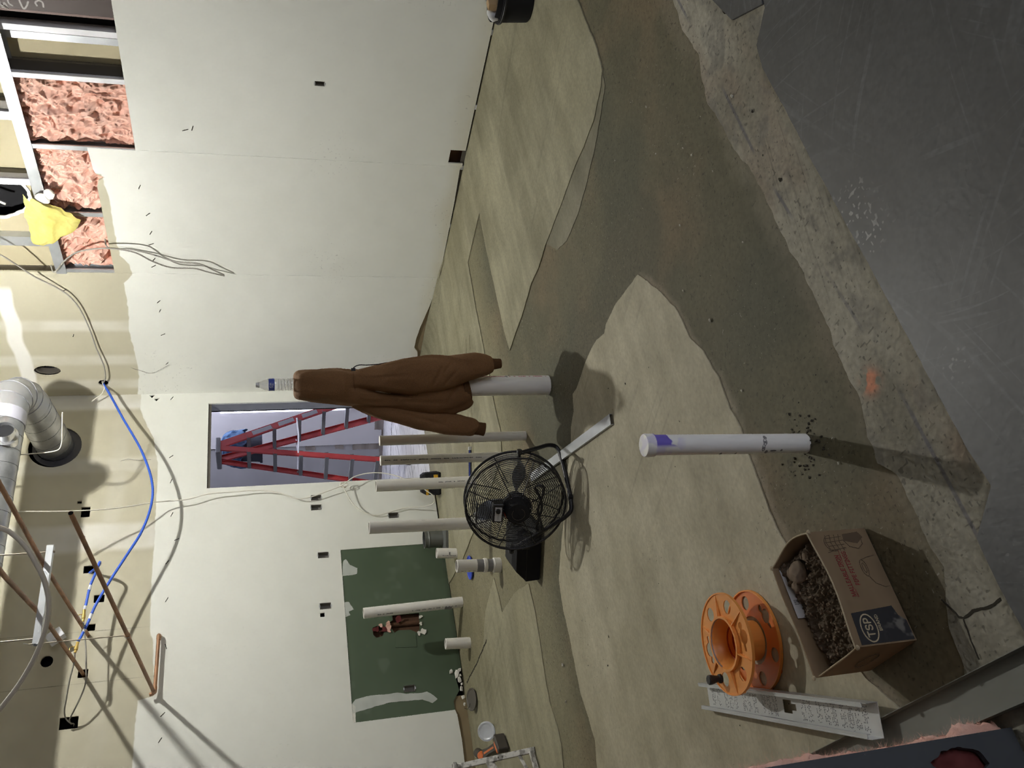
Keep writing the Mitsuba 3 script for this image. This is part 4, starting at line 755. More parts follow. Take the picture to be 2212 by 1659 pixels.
obj(t, 'latch', xf(box(.20, .25, -.006, .002, .07, .115, .002), MT), 'm_black'); obj(t, 'latch', xf(box(.27, .31, -.006, .002, .07, .115, .002), MT), 'm_black')

# ---------------------------------------------------------------- orange cord reel
t = thing('cord_reel', 'empty orange plastic cord reel lying flat beside the rubble carton', 'cord reel')
RC = A([.775, 2.628, .005]); MRe = lambda z: mat4([1, 0, 0], [0, 1, 0], [0, 0, 1], RC + [0, 0, z])
def flange(seed, tilt):
    p = sg.Point(0, 0).buffer(.166, 48).difference(sg.Point(0, 0).buffer(.080, 40))
    for k in range(6):
        a = k * np.pi / 3 + .35 + seed
        p = p.difference(sg.Point(.125 * math.cos(a), .125 * math.sin(a)).buffer(.0235, 20))
        if k in (1, 4): p = p.difference(sg.LineString([(.125 * math.cos(a - .32), .125 * math.sin(a - .32)), (.125 * math.cos(a + .32), .125 * math.sin(a + .32))]).buffer(.0065)); p = p.difference(sg.Point(.125 * math.cos(a + .3), .125 * math.sin(a + .3)).buffer(.011))
    for k in range(6):
        a = k * np.pi / 3 + .1 + seed; p = p.union(sg.Point(.160 * math.cos(a), .160 * math.sin(a)).buffer(.011, 8)) if k % 3 == 0 else p
    return p
ft, fb_ = flange(0, 0), flange(.5, 0)
tf = obj(t, 'top_flange', xf(prism(ft, .0035), MRe(.108)), 'm_orange', label='orange flange with round cut-outs')
obj(t, 'bottom_flange', xf(prism(fb_, .0035), MRe(0.002)), 'm_orange_shaded')
for z in (.1045, .002): obj(t, 'rim', xf(lathe([(.163, 0), (.1675, 0), (.1675, .0105), (.163, .0105)], 72, True), MRe(z)), 'm_orange', smooth=40)
hu = obj(t, 'hub', xf(lathe([(.060, .002), (.066, .002), (.067, .085), (.084, .107), (.0905, .112), (.0905, .124), (.083, .124), (.078, .108), (.062, .085), (.056, .004)], 56, True), MRe(0)), 'm_orange', smooth=35)
obj(hu, 'floor', xf(lathe([(0, .010), (.058, .010), (.058, .014), (.04, .016), (.0, .016)], 40), MRe(0)), 'm_orange_hub_shade', smooth=35)
for r, z in ((.053, .03), (.055, .05), (.057, .07)): obj(hu, 'step', xf(lathe([(r, z), (.062, z), (.062, z + .004), (r, z + .004)], 48, True), MRe(0)), 'm_orange_hub_shade')
for k in range(6):
    a = k * np.pi / 3 + .87; obj(tf, 'rib', xf(rotz(hull([(x, y, z) for x, h in ((.088, .012), (.160, .002)) for y in (-.0022, .0022) for z in (.111, .111 + h)]), a), MRe(0)), 'm_orange')
ka = math.radians(128); kx, ky = .136 * math.cos(ka), .138 * math.sin(ka)
obj(tf, 'knob', xf(lathe([(0, .110), (.016, .110), (.015, .118), (.011, .122), (.012, .13), (.0165, .150), (.0165, .157), (.013, .160), (0, .160)], 28), mat4([1, 0, 0], [0, 1, 0], [0, 0, 1], RC + [kx, ky, 0])), 'm_black', smooth=30, label='black crank knob')
obj(hu, 'tape', xf(sheet(16, 2, lambda u, v: np.c_[.0815 * np.cos(-.6 + 3.0 * u), .0815 * np.sin(-.6 + 3.0 * u), .112 + .012 * v]), MRe(0)), 'm_galv', label='strip of silver tape in the hub')

# ---------------------------------------------------------------- carton of rubble
t = thing('rubble_carton', 'open cardboard carton with red and black print, filled with broken concrete', 'carton')
BX = mat4([1, .0, 0], [0, 1, 0], [0, 0, 1], [.512, 1.888, .004])
ex = unit(A([.834 - .505, 1.892 - 1.884, 0])); ey = A([-ex[1], ex[0], 0]); BX = mat4(ex, ey, [0, 0, 1], [.508, 1.885, .004]); W, D, H, TH = .322, .225, .182, .004
def wallm(f, n=24, m=10):      # f(u, v) -> outer point (x, y, z); thickness inwards
    def out(u, v): return f(u, v, 0)
    def inn(u, v): return f(u, v, 1)
    a, b = sheet(n, m, out), sheet(n, m, inn); V = np.vstack([a.vertices, b.vertices]); N = n * m; i = np.arange(N).reshape(n, m)
    ring_ = np.r_[i[:, 0], i[-1, 1:], i[-2::-1, -1], i[0, -2:0:-1]]; F = [*a.faces, *(b.faces[:, ::-1] + N)]
    for p, q in zip(ring_, np.roll(ring_, -1)): F += [[p, p + N, q], [q, p + N, q + N]]
    return trimesh.Trimesh(V, F, process=False)
wob = lambda u, s: .003 * np.sin(u * 7 + s)
front = wallm(lambda u, v, k: np.c_[W * u, -.012 * np.sin(np.pi * u) * v + TH * k + 0 * u, (H + wob(u, 1) + .012 * (1 - u) * 0) * v])
back_ = wallm(lambda u, v, k: np.c_[W * u, D + .004 * np.sin(np.pi * u) * v - TH * k, (H - .004 + wob(u, 2)) * v])
left = wallm(lambda u, v, k: np.c_[-.004 * np.sin(np.pi * u) * v + TH * k, D * u, (H + wob(u, 4) - .012 * u) * v])
right = wallm(lambda u, v, k: np.c_[W + (.028 * np.sin(np.pi * u)) * v ** 1.5 - TH * k, D * u, (H + wob(u, 5) - .012 * np.sin(np.pi * u)) * v])
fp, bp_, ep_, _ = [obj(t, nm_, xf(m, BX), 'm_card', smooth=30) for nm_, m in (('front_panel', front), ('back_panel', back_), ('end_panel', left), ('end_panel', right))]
obj(t, 'bottom', xf(box(0, W, 0, D, 0, .004), BX), 'm_card')
for (x, y) in ((0, 0), (W, 0), (0, D), (W, D)): obj(t, 'corner_edge', xf(rock(.007, int(x * 100 + y * 10) + 3, 1, (1, 1, .6)), BX @ mat4([1, 0, 0], [0, 1, 0], [0, 0, 1], [x, y, H - .002])), 'm_card_edge')
obj(t, 'rim_edge', [xf(tube(np.c_[W * np.linspace(0, 1, 12), -.012 * np.sin(np.pi * np.linspace(0, 1, 12)) + .002, H + wob(np.linspace(0, 1, 12), 1)], .0023, 6), BX), xf(tube(np.c_[np.full(12, .002) - .004 * np.sin(np.pi * np.linspace(0, 1, 12)), D * np.linspace(0, 1, 12), H + wob(np.linspace(0, 1, 12), 4) - .012 * np.linspace(0, 1, 12)], .0026, 6), BX), xf(tube(np.c_[W - .002 + .028 * np.sin(np.pi * np.linspace(0, 1, 12)), D * np.linspace(0, 1, 12), H + wob(np.linspace(0, 1, 12), 5) - .012 * np.sin(np.pi * np.linspace(0, 1, 12))], .0026, 6), BX)], 'm_card_edge', label='pale cut edge of the cardboard')
def on_front(m):     # art drawn in (x along the face from its left end, height) -> the bulged front panel
    m = clean(m); v = m.vertices.copy(); u = v[:, 0] / W; w = v[:, 1] / H
    return xf(trimesh.Trimesh(np.c_[v[:, 0], -.012 * np.sin(np.pi * np.clip(u, 0, 1)) * w - .0004 - v[:, 2], v[:, 1]], m.faces, process=False), BX)
def sub(m): return clean(trimesh.Trimesh(*trimesh.remesh.subdivide_to_size(m.vertices, m.faces, .012, max_iter=12), process=False))
pan = sg.Polygon([(.004, .165), (.085, .163), (.096, .03), (.070, .022), (.055, .004), (.004, .004)])
obj(fp, 'black_print', on_front(sub(prism(pan, .0004))), 'm_ink_black', label='black printed panel')
def put(text, h, x, z, bold=True, wid=None):
    m = meshkit.text_mesh(text, h, .0004, bold); w0 = m.bounds[1][0] - m.bounds[0][0]; s = (wid / w0) if wid else 1
    m.apply_transform(np.diag([s, 1, 1, 1])); m.apply_translation([x - m.bounds[0][0], z, .0005]); return m
ov = sa.rotate(sa.scale(sg.Point(0, 0).buffer(1, 40), .037, .025), 0); ring_ = ov.difference(sa.scale(ov, .90, .87))
obj(fp, 'oval', on_front(prism(sa.translate(ring_, .044, .125), .0009)), 'm_card_edge')
obj(fp, 'lettering', on_front(put('TSP', .022, .020, .1145, True, .050)), 'm_card_edge', label='TSP')
obj(fp, 'lettering', on_front(put('BRAND', .009, .034, .088, True, .042)), 'm_card_edge', label='BRAND')
obj(fp, 'lettering', on_front(put('MALLEABLE IRON', .0135, .128, .124, True, .118)), 'm_ink_red', label='MALLEABLE IRON in red')
obj(fp, 'lettering', on_front(put('PIPE FITTINGS', .0135, .158, .098, True, .098)), 'm_ink_red', label='PIPE FITTINGS in red')
obj(fp, 'rule', on_front(trimesh.util.concatenate([prism(rect(.126, .248, .1195, .1207), .0006), prism(rect(.126, .262, .1172, .1182), .0006)])), 'm_ink_red')
def stroke(pts, w=.0008): return prism(sg.LineString(pts).buffer(w), .0006)
art = [stroke(np.c_[.283 + .024 * np.cos(a), .124 + .024 * np.sin(a)]) for a in [np.linspace(0, 3.3, 20)]]
for k in range(4): art.append(stroke([(.262 + .012 * k, .145 - .004 * (k % 2)), (.266 + .012 * k, .088)]))
for k in range(4): art.append(stroke([(.260, .138 - .014 * k), (.285, .142 - .014 * k), (.308, .136 - .014 * k)]))
art += [stroke(np.c_[.205 + .024 * np.cos(a), .060 + .010 * np.sin(a)]) for a in [np.linspace(0, 6.28, 30)]] + [stroke(np.c_[.205 + .014 * np.cos(a), .060 + .005 * np.sin(a)]) for a in [np.linspace(0, 6.28, 24)]]
art += [stroke([(.182, .058), (.160, .045), (.148, .020), (.150, .006)]), stroke([(.229, .060), (.236, .035), (.24, .012)]), stroke([(.256, .150), (.262, .118), (.268, .09)]), stroke([(.29, .086), (.27, .075), (.262, .05), (.275, .03), (.30, .028)])]
obj(fp, 'drawing', on_front(trimesh.util.concatenate(art)), 'm_ink_line', label='line drawing of pipe fittings')
obj(fp, 'drawing', on_front(prism(sg.Polygon([(.288, .085), (.308, .08), (.312, .03), (.295, .02), (.278, .045)]), .0003)), 'm_ink_line')
eo = sa.rotate(sa.scale(sg.Point(0, 0).buffer(1, 30), .05, .022), 0); er = eo.difference(sa.scale(eo, .93, .88))
m = prism(sa.translate(er, .11, .085), .0006); m.apply_transform(A([[0, 0, -1, -.0045], [1, 0, 0, 0], [0, 1, 0, 0], [0, 0, 0, 1.0]])); obj(ep_, 'oval', xf(m, BX), 'm_ink_line')
lab = box(.165, .312, D - TH - .0022, D - TH - .0012, .085, H - .020); obj(bp_, 'paper_label', xf(lab, BX), 'm_paper', label='white paper label inside the carton')
gl = sg.box(0, 0, .014, .014).difference(sg.box(.0015, .0015, .0125, .0125)); m = trimesh.util.concatenate([prism(gl, .0006), meshkit.text_mesh('G', .008, .0006, True).apply_translation([.0032, .003, 0])]); m.apply_transform(A([[1, 0, 0, .205], [0, 0, -1, D - TH - .0022], [0, 1, 0, H - .042], [0, 0, 0, 1.0]])); obj(bp_, 'label_print', xf(m, BX), 'm_print')
obj(bp_, 'label_print', [xf(box(.200 + .004 * k, .2028 + .004 * k, D - TH - .0030, D - TH - .0020, H - .052 + .002 * (k % 2), H - .048), BX) for k in range(5)] + [xf(box(.265, .302, D - TH - .0030, D - TH - .0020, H - .048, H - .032), BX)], 'm_print', stuff=True)
def rub(u, v):
    x, y = W * (.012 + .976 * u), D * (.02 + .96 * v); q = np.c_[x * 42, y * 42, 0 * x]
    rr = meshkit.fbm(q, 4, 3); b = 1 - np.abs(2 * meshkit.fbm(q * 1.4 + 4, 3, 8) - 1)
    x = x + .010 * np.sin(np.pi * u) ** 2 * (u > .9); z = .132 + .040 * (rr - .5) + .016 * (b - .7) + .020 * np.clip(v, 0, 1) * u - .020 * (1 - u) * v; return np.c_[x, y, z]
single('rubble', xf(sheet(180, 130, rub), BX), 'm_dirt', 'brown broken concrete and dirt filling the carton', 'rubble', smooth=True)
labels['rubble'] = {'label': 'brown broken concrete and dirt filling the carton', 'kind': 'stuff'}
for i, (x, y, z, r) in enumerate(((.272, .155, .150, .030), (.250, .195, .142, .020), (.285, .195, .140, .022), (.300, .105, .135, .018))):
    k = rock(r, 80 + i, 3); single('concrete_chunk', xf(k, BX @ mat4([1, 0, 0], [0, 1, 0], [0, 0, 1], [x, y, z])), 'm_stone', ('largest rounded lump of concrete on the rubble in the carton', 'lump of concrete beside the largest one at the back of the carton', 'lump of concrete next to the paper label in the carton', 'small lump of concrete at the right end of the carton')[i], 'rubble', smooth=True)
pebs = []
for i in range(320):
    u, v = rng.random(2); p = rub(A([u]), A([v]))[0]; k = shard(rng.uniform(.002, .007), 100 + i, (1, 1, .8)); k.apply_translation(p + [0, 0, .002]); pebs.append(k)
k = single('pebbles', xf(trimesh.util.concatenate(pebs), BX), 'm_stone', 'small stones scattered over the rubble', 'rubble'); labels[k] = {'label': 'small stones scattered over the rubble in the carton', 'kind': 'stuff'}

# ---------------------------------------------------------------- steel stud piece, floor track, near partition
def cchannel(L, w, h, lip, t=.0015):   # web down, legs up, along +x
    return dict(web=box(0, L, -w / 2, w / 2, 0, t), a=[box(0, L, -w / 2, -w / 2 + t, 0, h), box(0, L, -w / 2, -w / 2 + lip, h - t, h)] if lip else [box(0, L, -w / 2, -w / 2 + t, 0, h)], b=[box(0, L, w / 2 - t, w / 2, 0, h), box(0, L, w / 2 - lip, w / 2, h - t, h)] if lip else [box(0, L, w / 2 - t, w / 2, 0, h)])
t = thing('floor_track', 'galvanized steel floor track running along the left of the floor', 'steel track')
tk = cchannel(1.75, .1, .030, 0); MTk = mat4([0, 1, 0], [-1, 0, 0], [0, 0, 1], [.328, .85, .0085])
obj(t, 'web', xf(tk['web'], MTk), 'm_track'); obj(t, 'leg', [xf(m, MTk) for m in tk['a']], 'm_track'); obj(t, 'leg', [xf(m, MTk) for m in tk['b']], 'm_track')
t = thing('steel_stud', 'loose galvanized steel stud covered in grey print, lying across the floor track', 'steel stud')
s0, s1 = A([.372, 2.10, .041]), A([.722, 3.068, .007]); Ls = np.linalg.norm(s1 - s0); dx_ = unit(s1 - s0); dy_ = unit(np.cross([0, 0, 1], dx_)); dz_ = np.cross(dx_, dy_); MS = mat4(dx_, dy_, dz_, s0)
web = sg.box(0, -.046, Ls, .046).difference(sg.Polygon([(.44, -.020), (.49, -.020), (.49, .020), (.44, .020), (.44, .010), (.415, .010), (.415, -.010), (.44, -.010)]))
obj(t, 'web', xf(prism(web, .0015), MS), 'm_stud_web')
for nm_, s in (('flange', -1), ('flange', 1)):
    obj(t, nm_, [xf(box(0, Ls, min(s * .046, s * .0445), max(s * .046, s * .0445), 0, .036), MS), xf(box(.02, Ls, min(s * .046, s * .034), max(s * .046, s * .034), .0345, .036), MS), xf(tube([(.02, s * .0445, .035), (Ls + .0, s * .0445, .035)], .0028, 6), MS), xf(box(.02, Ls, min(s * .034, s * .0355), max(s * .034, s * .0355), .026, .036), MS)], 'm_galv')
g = np.random.default_rng(9); pm = []
for c in (.05, .085, .12, .155, .20, .235, .275, .325, .36, .53, .565, .60, .66, .70, .735, .80, .835, .87, .93, .97):
    if c > Ls - .02: continue
    for kx in range(4):
        y = -.033
        while y < .033:
            L = g.uniform(.002, .005)
            if g.random() < .62: pm.append(box(c + kx * .0072, c + kx * .0072 + .0030, y, y + L, .0014, .0019))
            y += L + g.uniform(.0012, .003)
obj(t, 'print', xf(trimesh.util.concatenate(pm), MS), 'm_print_soft', stuff=True, label='columns of small grey print')
wn_ = struct('wall_partition', 'end of a half-built partition at the lower left, grey board with pink insulation behind')
hp = ragged(sg.Polygon([(.168, .10), (.225, .12), (.235, .09), (.222, .06), (.228, .02), (.17, .0), (.155, .05)]), .012, .008, 4, 40)
PY, PX = 1.712, .2475
hp = ragged(sg.Polygon([(.180, .235), (.205, .25), (.224, .215), (.228, .17), (.212, .12), (.185, .11), (.165, .14), (.172, .19)]), .008, .008, 4, 40)
obj(wn_, 'board', on_back(rect(-3.45, PX, .01, 3.0).difference(hp), PY, .013), 'm_partition', label='grey board, its unlit side put into a dark blue grey colour')
obj(wn_, 'hole_fill', on_back(rect(.10, .245, .05, .30), PY + .02, .01), 'm_pink_dark', label='pink insulation in the torn hole, darkened for the shade inside')  # darkened pink carries the shade inside the hole
def fringe(u, v):
    z = .02 + 2.9 * u; th = (v - .5) * 2 * np.pi
    q = np.c_[z * 7, th * .8, 0 * z]; r = .009 + .014 * np.clip(meshkit.fbm(q, 4, 6) - .35, 0, 1) * 2 + .060 * np.clip(meshkit.fbm(np.c_[z * 5.1, 0 * z, 0 * z + 3], 3, 9) - .56, 0, 1) * 2
    fz = meshkit.fbm(np.c_[z * 70, th * 6, 0 * z], 3, 5)
    r = r * (.75 + .5 * fz) + .012 * (fz - .5); return np.c_[PX - .004 + r * np.cos(th), PY + .05 + .030 * np.sin(th), z]
obj(wn_, 'insulation', sheet(900, 24, fringe), 'm_pink', smooth=True, label='pink insulation poking out along the edge')
gf = np.random.default_rng(33); nf = 7000; zz = gf.uniform(.02, 2.2, nf); th = gf.uniform(-1.6, 1.6, nf)
pf = fringe(zz / 2.9, .5 + th / (2 * np.pi)); dv_ = np.c_[np.cos(th), .5 * np.sin(th), gf.normal(0, .7, nf)]; dv_ /= np.linalg.norm(dv_, axis=1, keepdims=True); Lf = gf.uniform(.004, .020, nf)[:, None]
sd_ = np.cross(dv_, gf.normal(size=(nf, 3))); sd_ *= .00035 / np.linalg.norm(sd_, axis=1, keepdims=True); dv2 = dv_ + gf.normal(0, .35, (nf, 3))
Vf = np.stack([pf - sd_ - dv_ * .003, pf + sd_ - dv_ * .003, pf + dv2 * Lf], 1).reshape(-1, 3); obj(wn_, 'fibre', trimesh.Trimesh(Vf, np.arange(len(Vf)).reshape(-1, 3), process=False), 'm_pink', stuff=True, label='loose pink fibres along the edge')
obj(wn_, 'insulation', box(-3.4, PX - .01, PY + .045, PY + .09, .02, 2.9), 'm_pink')

# ---------------------------------------------------------------- overhead: duct, pipes, hoses
t = thing('spiral_duct', 'large galvanized spiral duct with an elbow turning into the back wall', 'duct')
DR, DA = .152, A([4.40, 6.40, 3.585])
mr = obj(t, 'main_run', tube([(x, DA[1], DA[2]) for x in np.linspace(4.34, -3.4, 30)], DR, 40, cap=False), 'm_duct', smooth=True, label='long run of spiral duct')
def helix(p0, p1, r, pitch, n=22):
    p0, p1 = A(p0, float), A(p1, float); L = np.linalg.norm(p1 - p0); th = np.linspace(0, 2 * np.pi * L / pitch, int(n * L / pitch)); d = unit(p1 - p0); u = unit(np.cross(d, [0, 0, 1.0])); w = np.cross(d, u)
    return tube(p0 + (th / (2 * np.pi) * pitch)[:, None] * d + r * (np.cos(th)[:, None] * u + np.sin(th)[:, None] * w), .0028, 5)
obj(mr, 'seam', helix((4.3, DA[1], DA[2]), (-3.4, DA[1], DA[2]), DR + .0005, .135), 'm_duct_seam', label='spiral lock seam')
W0 = A([4.625, 7.46, 3.405]); E1 = A([4.655, 6.72, 3.50]); bd = unit(W0 - E1)
# elbow: gored bend from +X towards the wall
P0_, P1_, P2_, P3_ = A([4.34, 6.40, 3.585]), A([4.56, 6.40, 3.585]), A([4.66, 6.50, 3.545]), E1
s_ = np.linspace(0, 1, 6)[:, None]; ep = (1 - s_) ** 3 * P0_ + 3 * s_ * (1 - s_) ** 2 * P1_ + 3 * s_ ** 2 * (1 - s_) * P2_ + s_ ** 3 * P3_
el = obj(t, 'elbow', tube(ep, DR + .003, 40, cap=False), 'm_elbow', smooth=25, label='gored sheet metal elbow')
for i in range(1, 5):
    d = unit(ep[i + 1] - ep[i - 1]); u = unit(np.cross(d, [0, 0, 1.0])); w = np.cross(d, u); a = np.linspace(0, 2 * np.pi, 40, endpoint=False)
    obj(el, 'seam', tube(ep[i] + (DR + .0045) * (np.cos(a)[:, None] * u + np.sin(a)[:, None] * w), .0038, 6, True), 'm_elbow', smooth=True)
obj(t, 'joint_tape', tube([(4.36, 6.40, 3.585), (4.30, 6.40, 3.585), (4.24, 6.40, 3.585)], DR + .004, 40, cap=False), 'm_tape_white', smooth=True, label='pale sealing tape at the elbow joint')
br = obj(t, 'branch', tube([E1, W0], DR, 40, cap=False), 'm_duct', smooth=True, label='branch running into the wall')
obj(br, 'seam', helix(E1, W0, DR + .0005, .13), 'm_duct_seam')
obj(t, 'wall_sleeve', on_back(sg.Point(4.625, 3.40).buffer(.21).difference(sg.Point(4.63, 3.425).buffer(.158)), YB + .02, .03), 'm_sleeve_dark', label='dark sleeve where the branch enters the wall')
tb = A([4.04, 6.27, 3.50]); td = unit(A([4.04, 5.99, 3.487]) - tb)
to = obj(t, 'takeoff', along(lathe([(.070, -.05), (.070, .125), (.068, .13), (.066, .125), (.064, .0), (0, .0)], 30), tb, tb + td), 'm_chrome', smooth=35, label='short round take-off with an open end')
obj(to, 'bore_shade', along(lathe([(0, .09), (.0655, .09)], 24), tb, tb + td), 'm_void'); obj(to, 'flange', along(lathe([(.070, .045), (.085, .038), (.085, .042), (.070, .052)], 30), tb, tb + td), 'm_chrome')  # black disc stands for the shade inside the open take-off
def copper(label, pts, r, mat='m_copper', cap_open=False, extra=None):
    t = thing('copper_pipe', label, 'pipe'); obj(t, 'pipe', tube(pts, r, 14, cap=not cap_open), mat, smooth=50); return t
Ca, Cb = A([2.575, 4.80, 2.665]), A([2.278, 7.265, 2.463])
t = copper('long tarnished copper pipe with an open end, ending in an elbow on the wall', [Ca, Cb], .0143, cap_open=True)
obj(t, 'bore_shade', along(lathe([(0, .004), (.0138, .004)], 16), Ca, Cb), 'm_void')  # black disc for the shade inside the open pipe end
cm = Ca + (Cb - Ca) * .60; obj(t, 'coupling', along(lathe([(.0143, 0), (.0168, .001), (.0168, .045), (.0143, .046)], 18), cm, Cb), 'm_copper', smooth=30)
obj(t, 'elbow', tube(smooth_path([Cb - unit(Cb - Ca) * .05, Cb - unit(Cb - Ca) * .012, Cb + [.012, .004, -.002], Cb + [.05, .004, -.004]], 6), .0175, 14), 'm_copper', smooth=50)
obj(t, 'wall_run', tube([Cb + [.03, .004, -.003], A([2.73, 7.272, 2.452])], .0143, 14), 'm_copper', smooth=50)
obj(t, 'wall_run', tube(smooth_path([A([2.70, 7.272, 2.452]), A([2.735, 7.275, 2.452]), A([2.745, 7.30, 2.452]), A([2.745, 7.36, 2.452])], 6), .0168, 14), 'm_copper', smooth=50)
obj(t, 'stub', tube([Cb + [-.005, .0, .002], Cb + [-.012, .0, .035]], .0143, 12), 'm_copper')
copper('copper pipe on the right end of the hanging channel, entering a square wall hole', [A([2.822, 7.45, 2.99]), A([2.813, 7.29, 2.99]), A([2.707, 5.75, 2.994]), A([2.677, 4.594, 2.996]), A([2.66, 4.0, 2.998])], .0143)
copper('copper pipe passing behind the white junction box into the leftmost square hole', [A([2.512, 7.45, 3.0]), A([2.505, 7.29, 3.0]), A([2.427, 5.968, 3.0]), A([2.31, 5.0, 3.01]), A([2.25, 4.3, 3.01])], .0143, 'm_copper')
t = thing('strut_channel', 'galvanized slotted channel hanging on two threaded rods under the copper pipes', 'strut channel')
SY = 5.98; sA, sB = A([2.19, 5.676, 2.962]), A([2.79, 5.70, 2.960])
dS = unit(sB - sA); MSt = mat4(dS, unit(np.cross([0, 0, 1.0], dS)), [0, 0, 1], sA); LS = np.linalg.norm(sB - sA)
obj(t, 'channel', [xf(m, MSt) for m in (box(-.04, LS + .03, -.0205, .0205, -.0205, -.0185), box(-.04, LS + .03, -.0205, -.0185, -.0205, .0205), box(-.04, LS + .03, .0185, .0205, -.0205, .0205), box(-.04, LS + .03, -.0205, -.010, .0185, .0205), box(-.04, LS + .03, .010, .0205, .0185, .0205))], 'm_galv')
for x in (0, LS - .01):
    obj(t, 'threaded_rod', xf(tube([(x, 0, -.03), (x, 0, 5.18 - sA[2])], .0048, 8), MSt), 'm_steel_rod'); obj(t, 'nut', xf(lathe([(0, -.028), (.009, -.028), (.009, -.020), (0, -.019)], 6), MSt @ mat4([1, 0, 0], [0, 1, 0], [0, 0, 1], [x, 0, 0])), 'm_steel_rod')
t = thing('pipe_hanger', 'thin threaded rod with a hook holding the long copper pipe at its coupling', 'pipe hanger')
hp_ = cm + unit(Cb - Ca) * .02; obj(t, 'rod', tube([hp_ + [0, 0, .05], hp_ + [0, 0, .62]], .0042, 8), 'm_steel_rod')
a = np.linspace(-.5 * np.pi, 1.25 * np.pi, 20); obj(t, 'hook', tube(np.c_[hp_[0] + .020 * np.cos(a), np.full(20, hp_[1]), hp_[2] + .020 * np.sin(a)] , .0032, 8), 'm_steel_rod')
obj(t, 'clevis', tube([hp_ + [0, 0, .02], hp_ + [0, 0, .055]], .005, 8), 'm_steel_rod')
t = thing('junction_box', 'small white box on the wall beside the hanging channel', 'electrical box')
MJ = mat4(unit(A([.8, .25, .55])), unit(A([-.55, .0, .8])), unit(np.cross(unit(A([.8, .25, .55])), unit(A([-.55, .0, .8])))), [2.78, 7.20, 3.20])
obj(t, 'body', xf(box(-.045, .045, -.06, .06, -.03, .03, .003), MJ), 'm_label_white'); obj(t, 'open_side', xf(box(-.038, .038, -.053, .053, -.0315, -.0295), MJ), 'm_drill_grey')
obj(t, 'bracket', xf(tube([(0, .06, 0), (.02, .13, .0), (.10, .2, .02)], .004, 6), MJ), 'm_galv')
def cable(name, label, cat, pts, r, mat, n=8, sub_=6): return single(name, tube(smooth_path(pts, sub_), r, n), mat, label, cat, smooth=True)
t = thing('air_hose', 'long blue air hose drooping from a wall hole to brass fittings', 'hose')
bp = [(5.27, 7.17, 3.05), (5.19, 7.165, 3.04), (5.13, 7.18, 3.005), (5.033, 7.19, 2.955), (4.767, 7.14, 2.835), (4.452, 7.08, 2.684), (4.252, 7.05, 2.606), (4.089, 7.041, 2.556), (3.914, 7.019, 2.53), (3.726, 6.999, 2.544), (3.531, 6.99, 2.597), (3.366, 6.981, 2.675), (3.185, 6.969, 2.764), (3.029, 6.956, 2.835), (2.898, 6.95, 2.89), (2.771, 6.95, 2.928), (2.663, 6.944, 2.966), (2.62, 6.922, 2.978)]
obj(t, 'tube', tube(smooth_path(bp, 6), .0105, 12), 'm_blue_hose', smooth=True)
def fitting(t, p, q):
    p, q = A(p), A(q); d = q - p
    obj(t, 'fitting', tube([p, p + d * .45, p + d * .46, p + d * .75, p + d * .76, q], [.011, .011, .014, .014, .009, .009], 12), 'm_brass', label='brass fitting')
    obj(t, 'lever', tube(smooth_path([p + d * .4 + [0, 0, .01], p + d * .5 + [0, -.01, .04], p + d * .9 + [0, -.01, .04]], 5), .003, 6), 'm_brass')
fitting(t, (2.614, 6.922, 2.98), (2.526, 6.9, 2.987))
for p, q in (((2.72, 6.948, 2.947), (2.70, 6.947, 2.953)), ((2.84, 6.95, 2.91), (2.80, 6.95, 2.92))): obj(t, 'tape_band', tube([p, q], .0122, 12), 'm_label_white', label='white tape band')
t = thing('air_hose', 'short blue hose end with a brass valve behind the long copper pipe', 'hose')
obj(t, 'tube', tube(smooth_path([(3.36, 7.34, 3.03), (3.33, 7.15, 2.93), (3.291, 7.0, 2.896), (3.189, 7.0, 2.922), (3.085, 7.0, 2.95), (2.944, 7.0, 2.965), (2.905, 7.0, 2.973)], 6), .0105, 12), 'm_blue_hose', smooth=True); fitting(t, (2.903, 7.0, 2.974), (2.802, 7.0, 2.972))
for p, q in (((3.10, 7.0, 2.946), (3.06, 7.0, 2.953)), ((2.93, 7.0, 2.968), (2.90, 7.0, 2.973))): obj(t, 'tape_band', tube([p, q], .0122, 12), 'm_label_white', label='white tape band')
cable('grey_cable', 'thin grey whip looping from the lower brass fitting into the wall hole', 'cable', [(2.526, 6.9, 2.987), (2.469, 6.957, 2.998), (2.362, 7.021, 3.029), (2.254, 7.107, 3.055), (2.192, 7.179, 3.074), (2.15, 7.236, 3.07), (2.122, 7.271, 3.042), (2.13, 7.33, 3.03), (2.13, 7.40, 3.04)], .0055, 'm_cable_grey')
cable('grey_cable', 'thin grey whip sagging from the upper brass valve into the wall hole', 'cable', [(2.802, 7.0, 2.972), (2.62, 7.04, 2.945), (2.468, 7.06, 2.932), (2.347, 7.12, 2.937), (2.217, 7.18, 2.995), (2.155, 7.26, 3.046), (2.15, 7.34, 3.06), (2.15, 7.40, 3.06)], .0055, 'm_cable_grey')
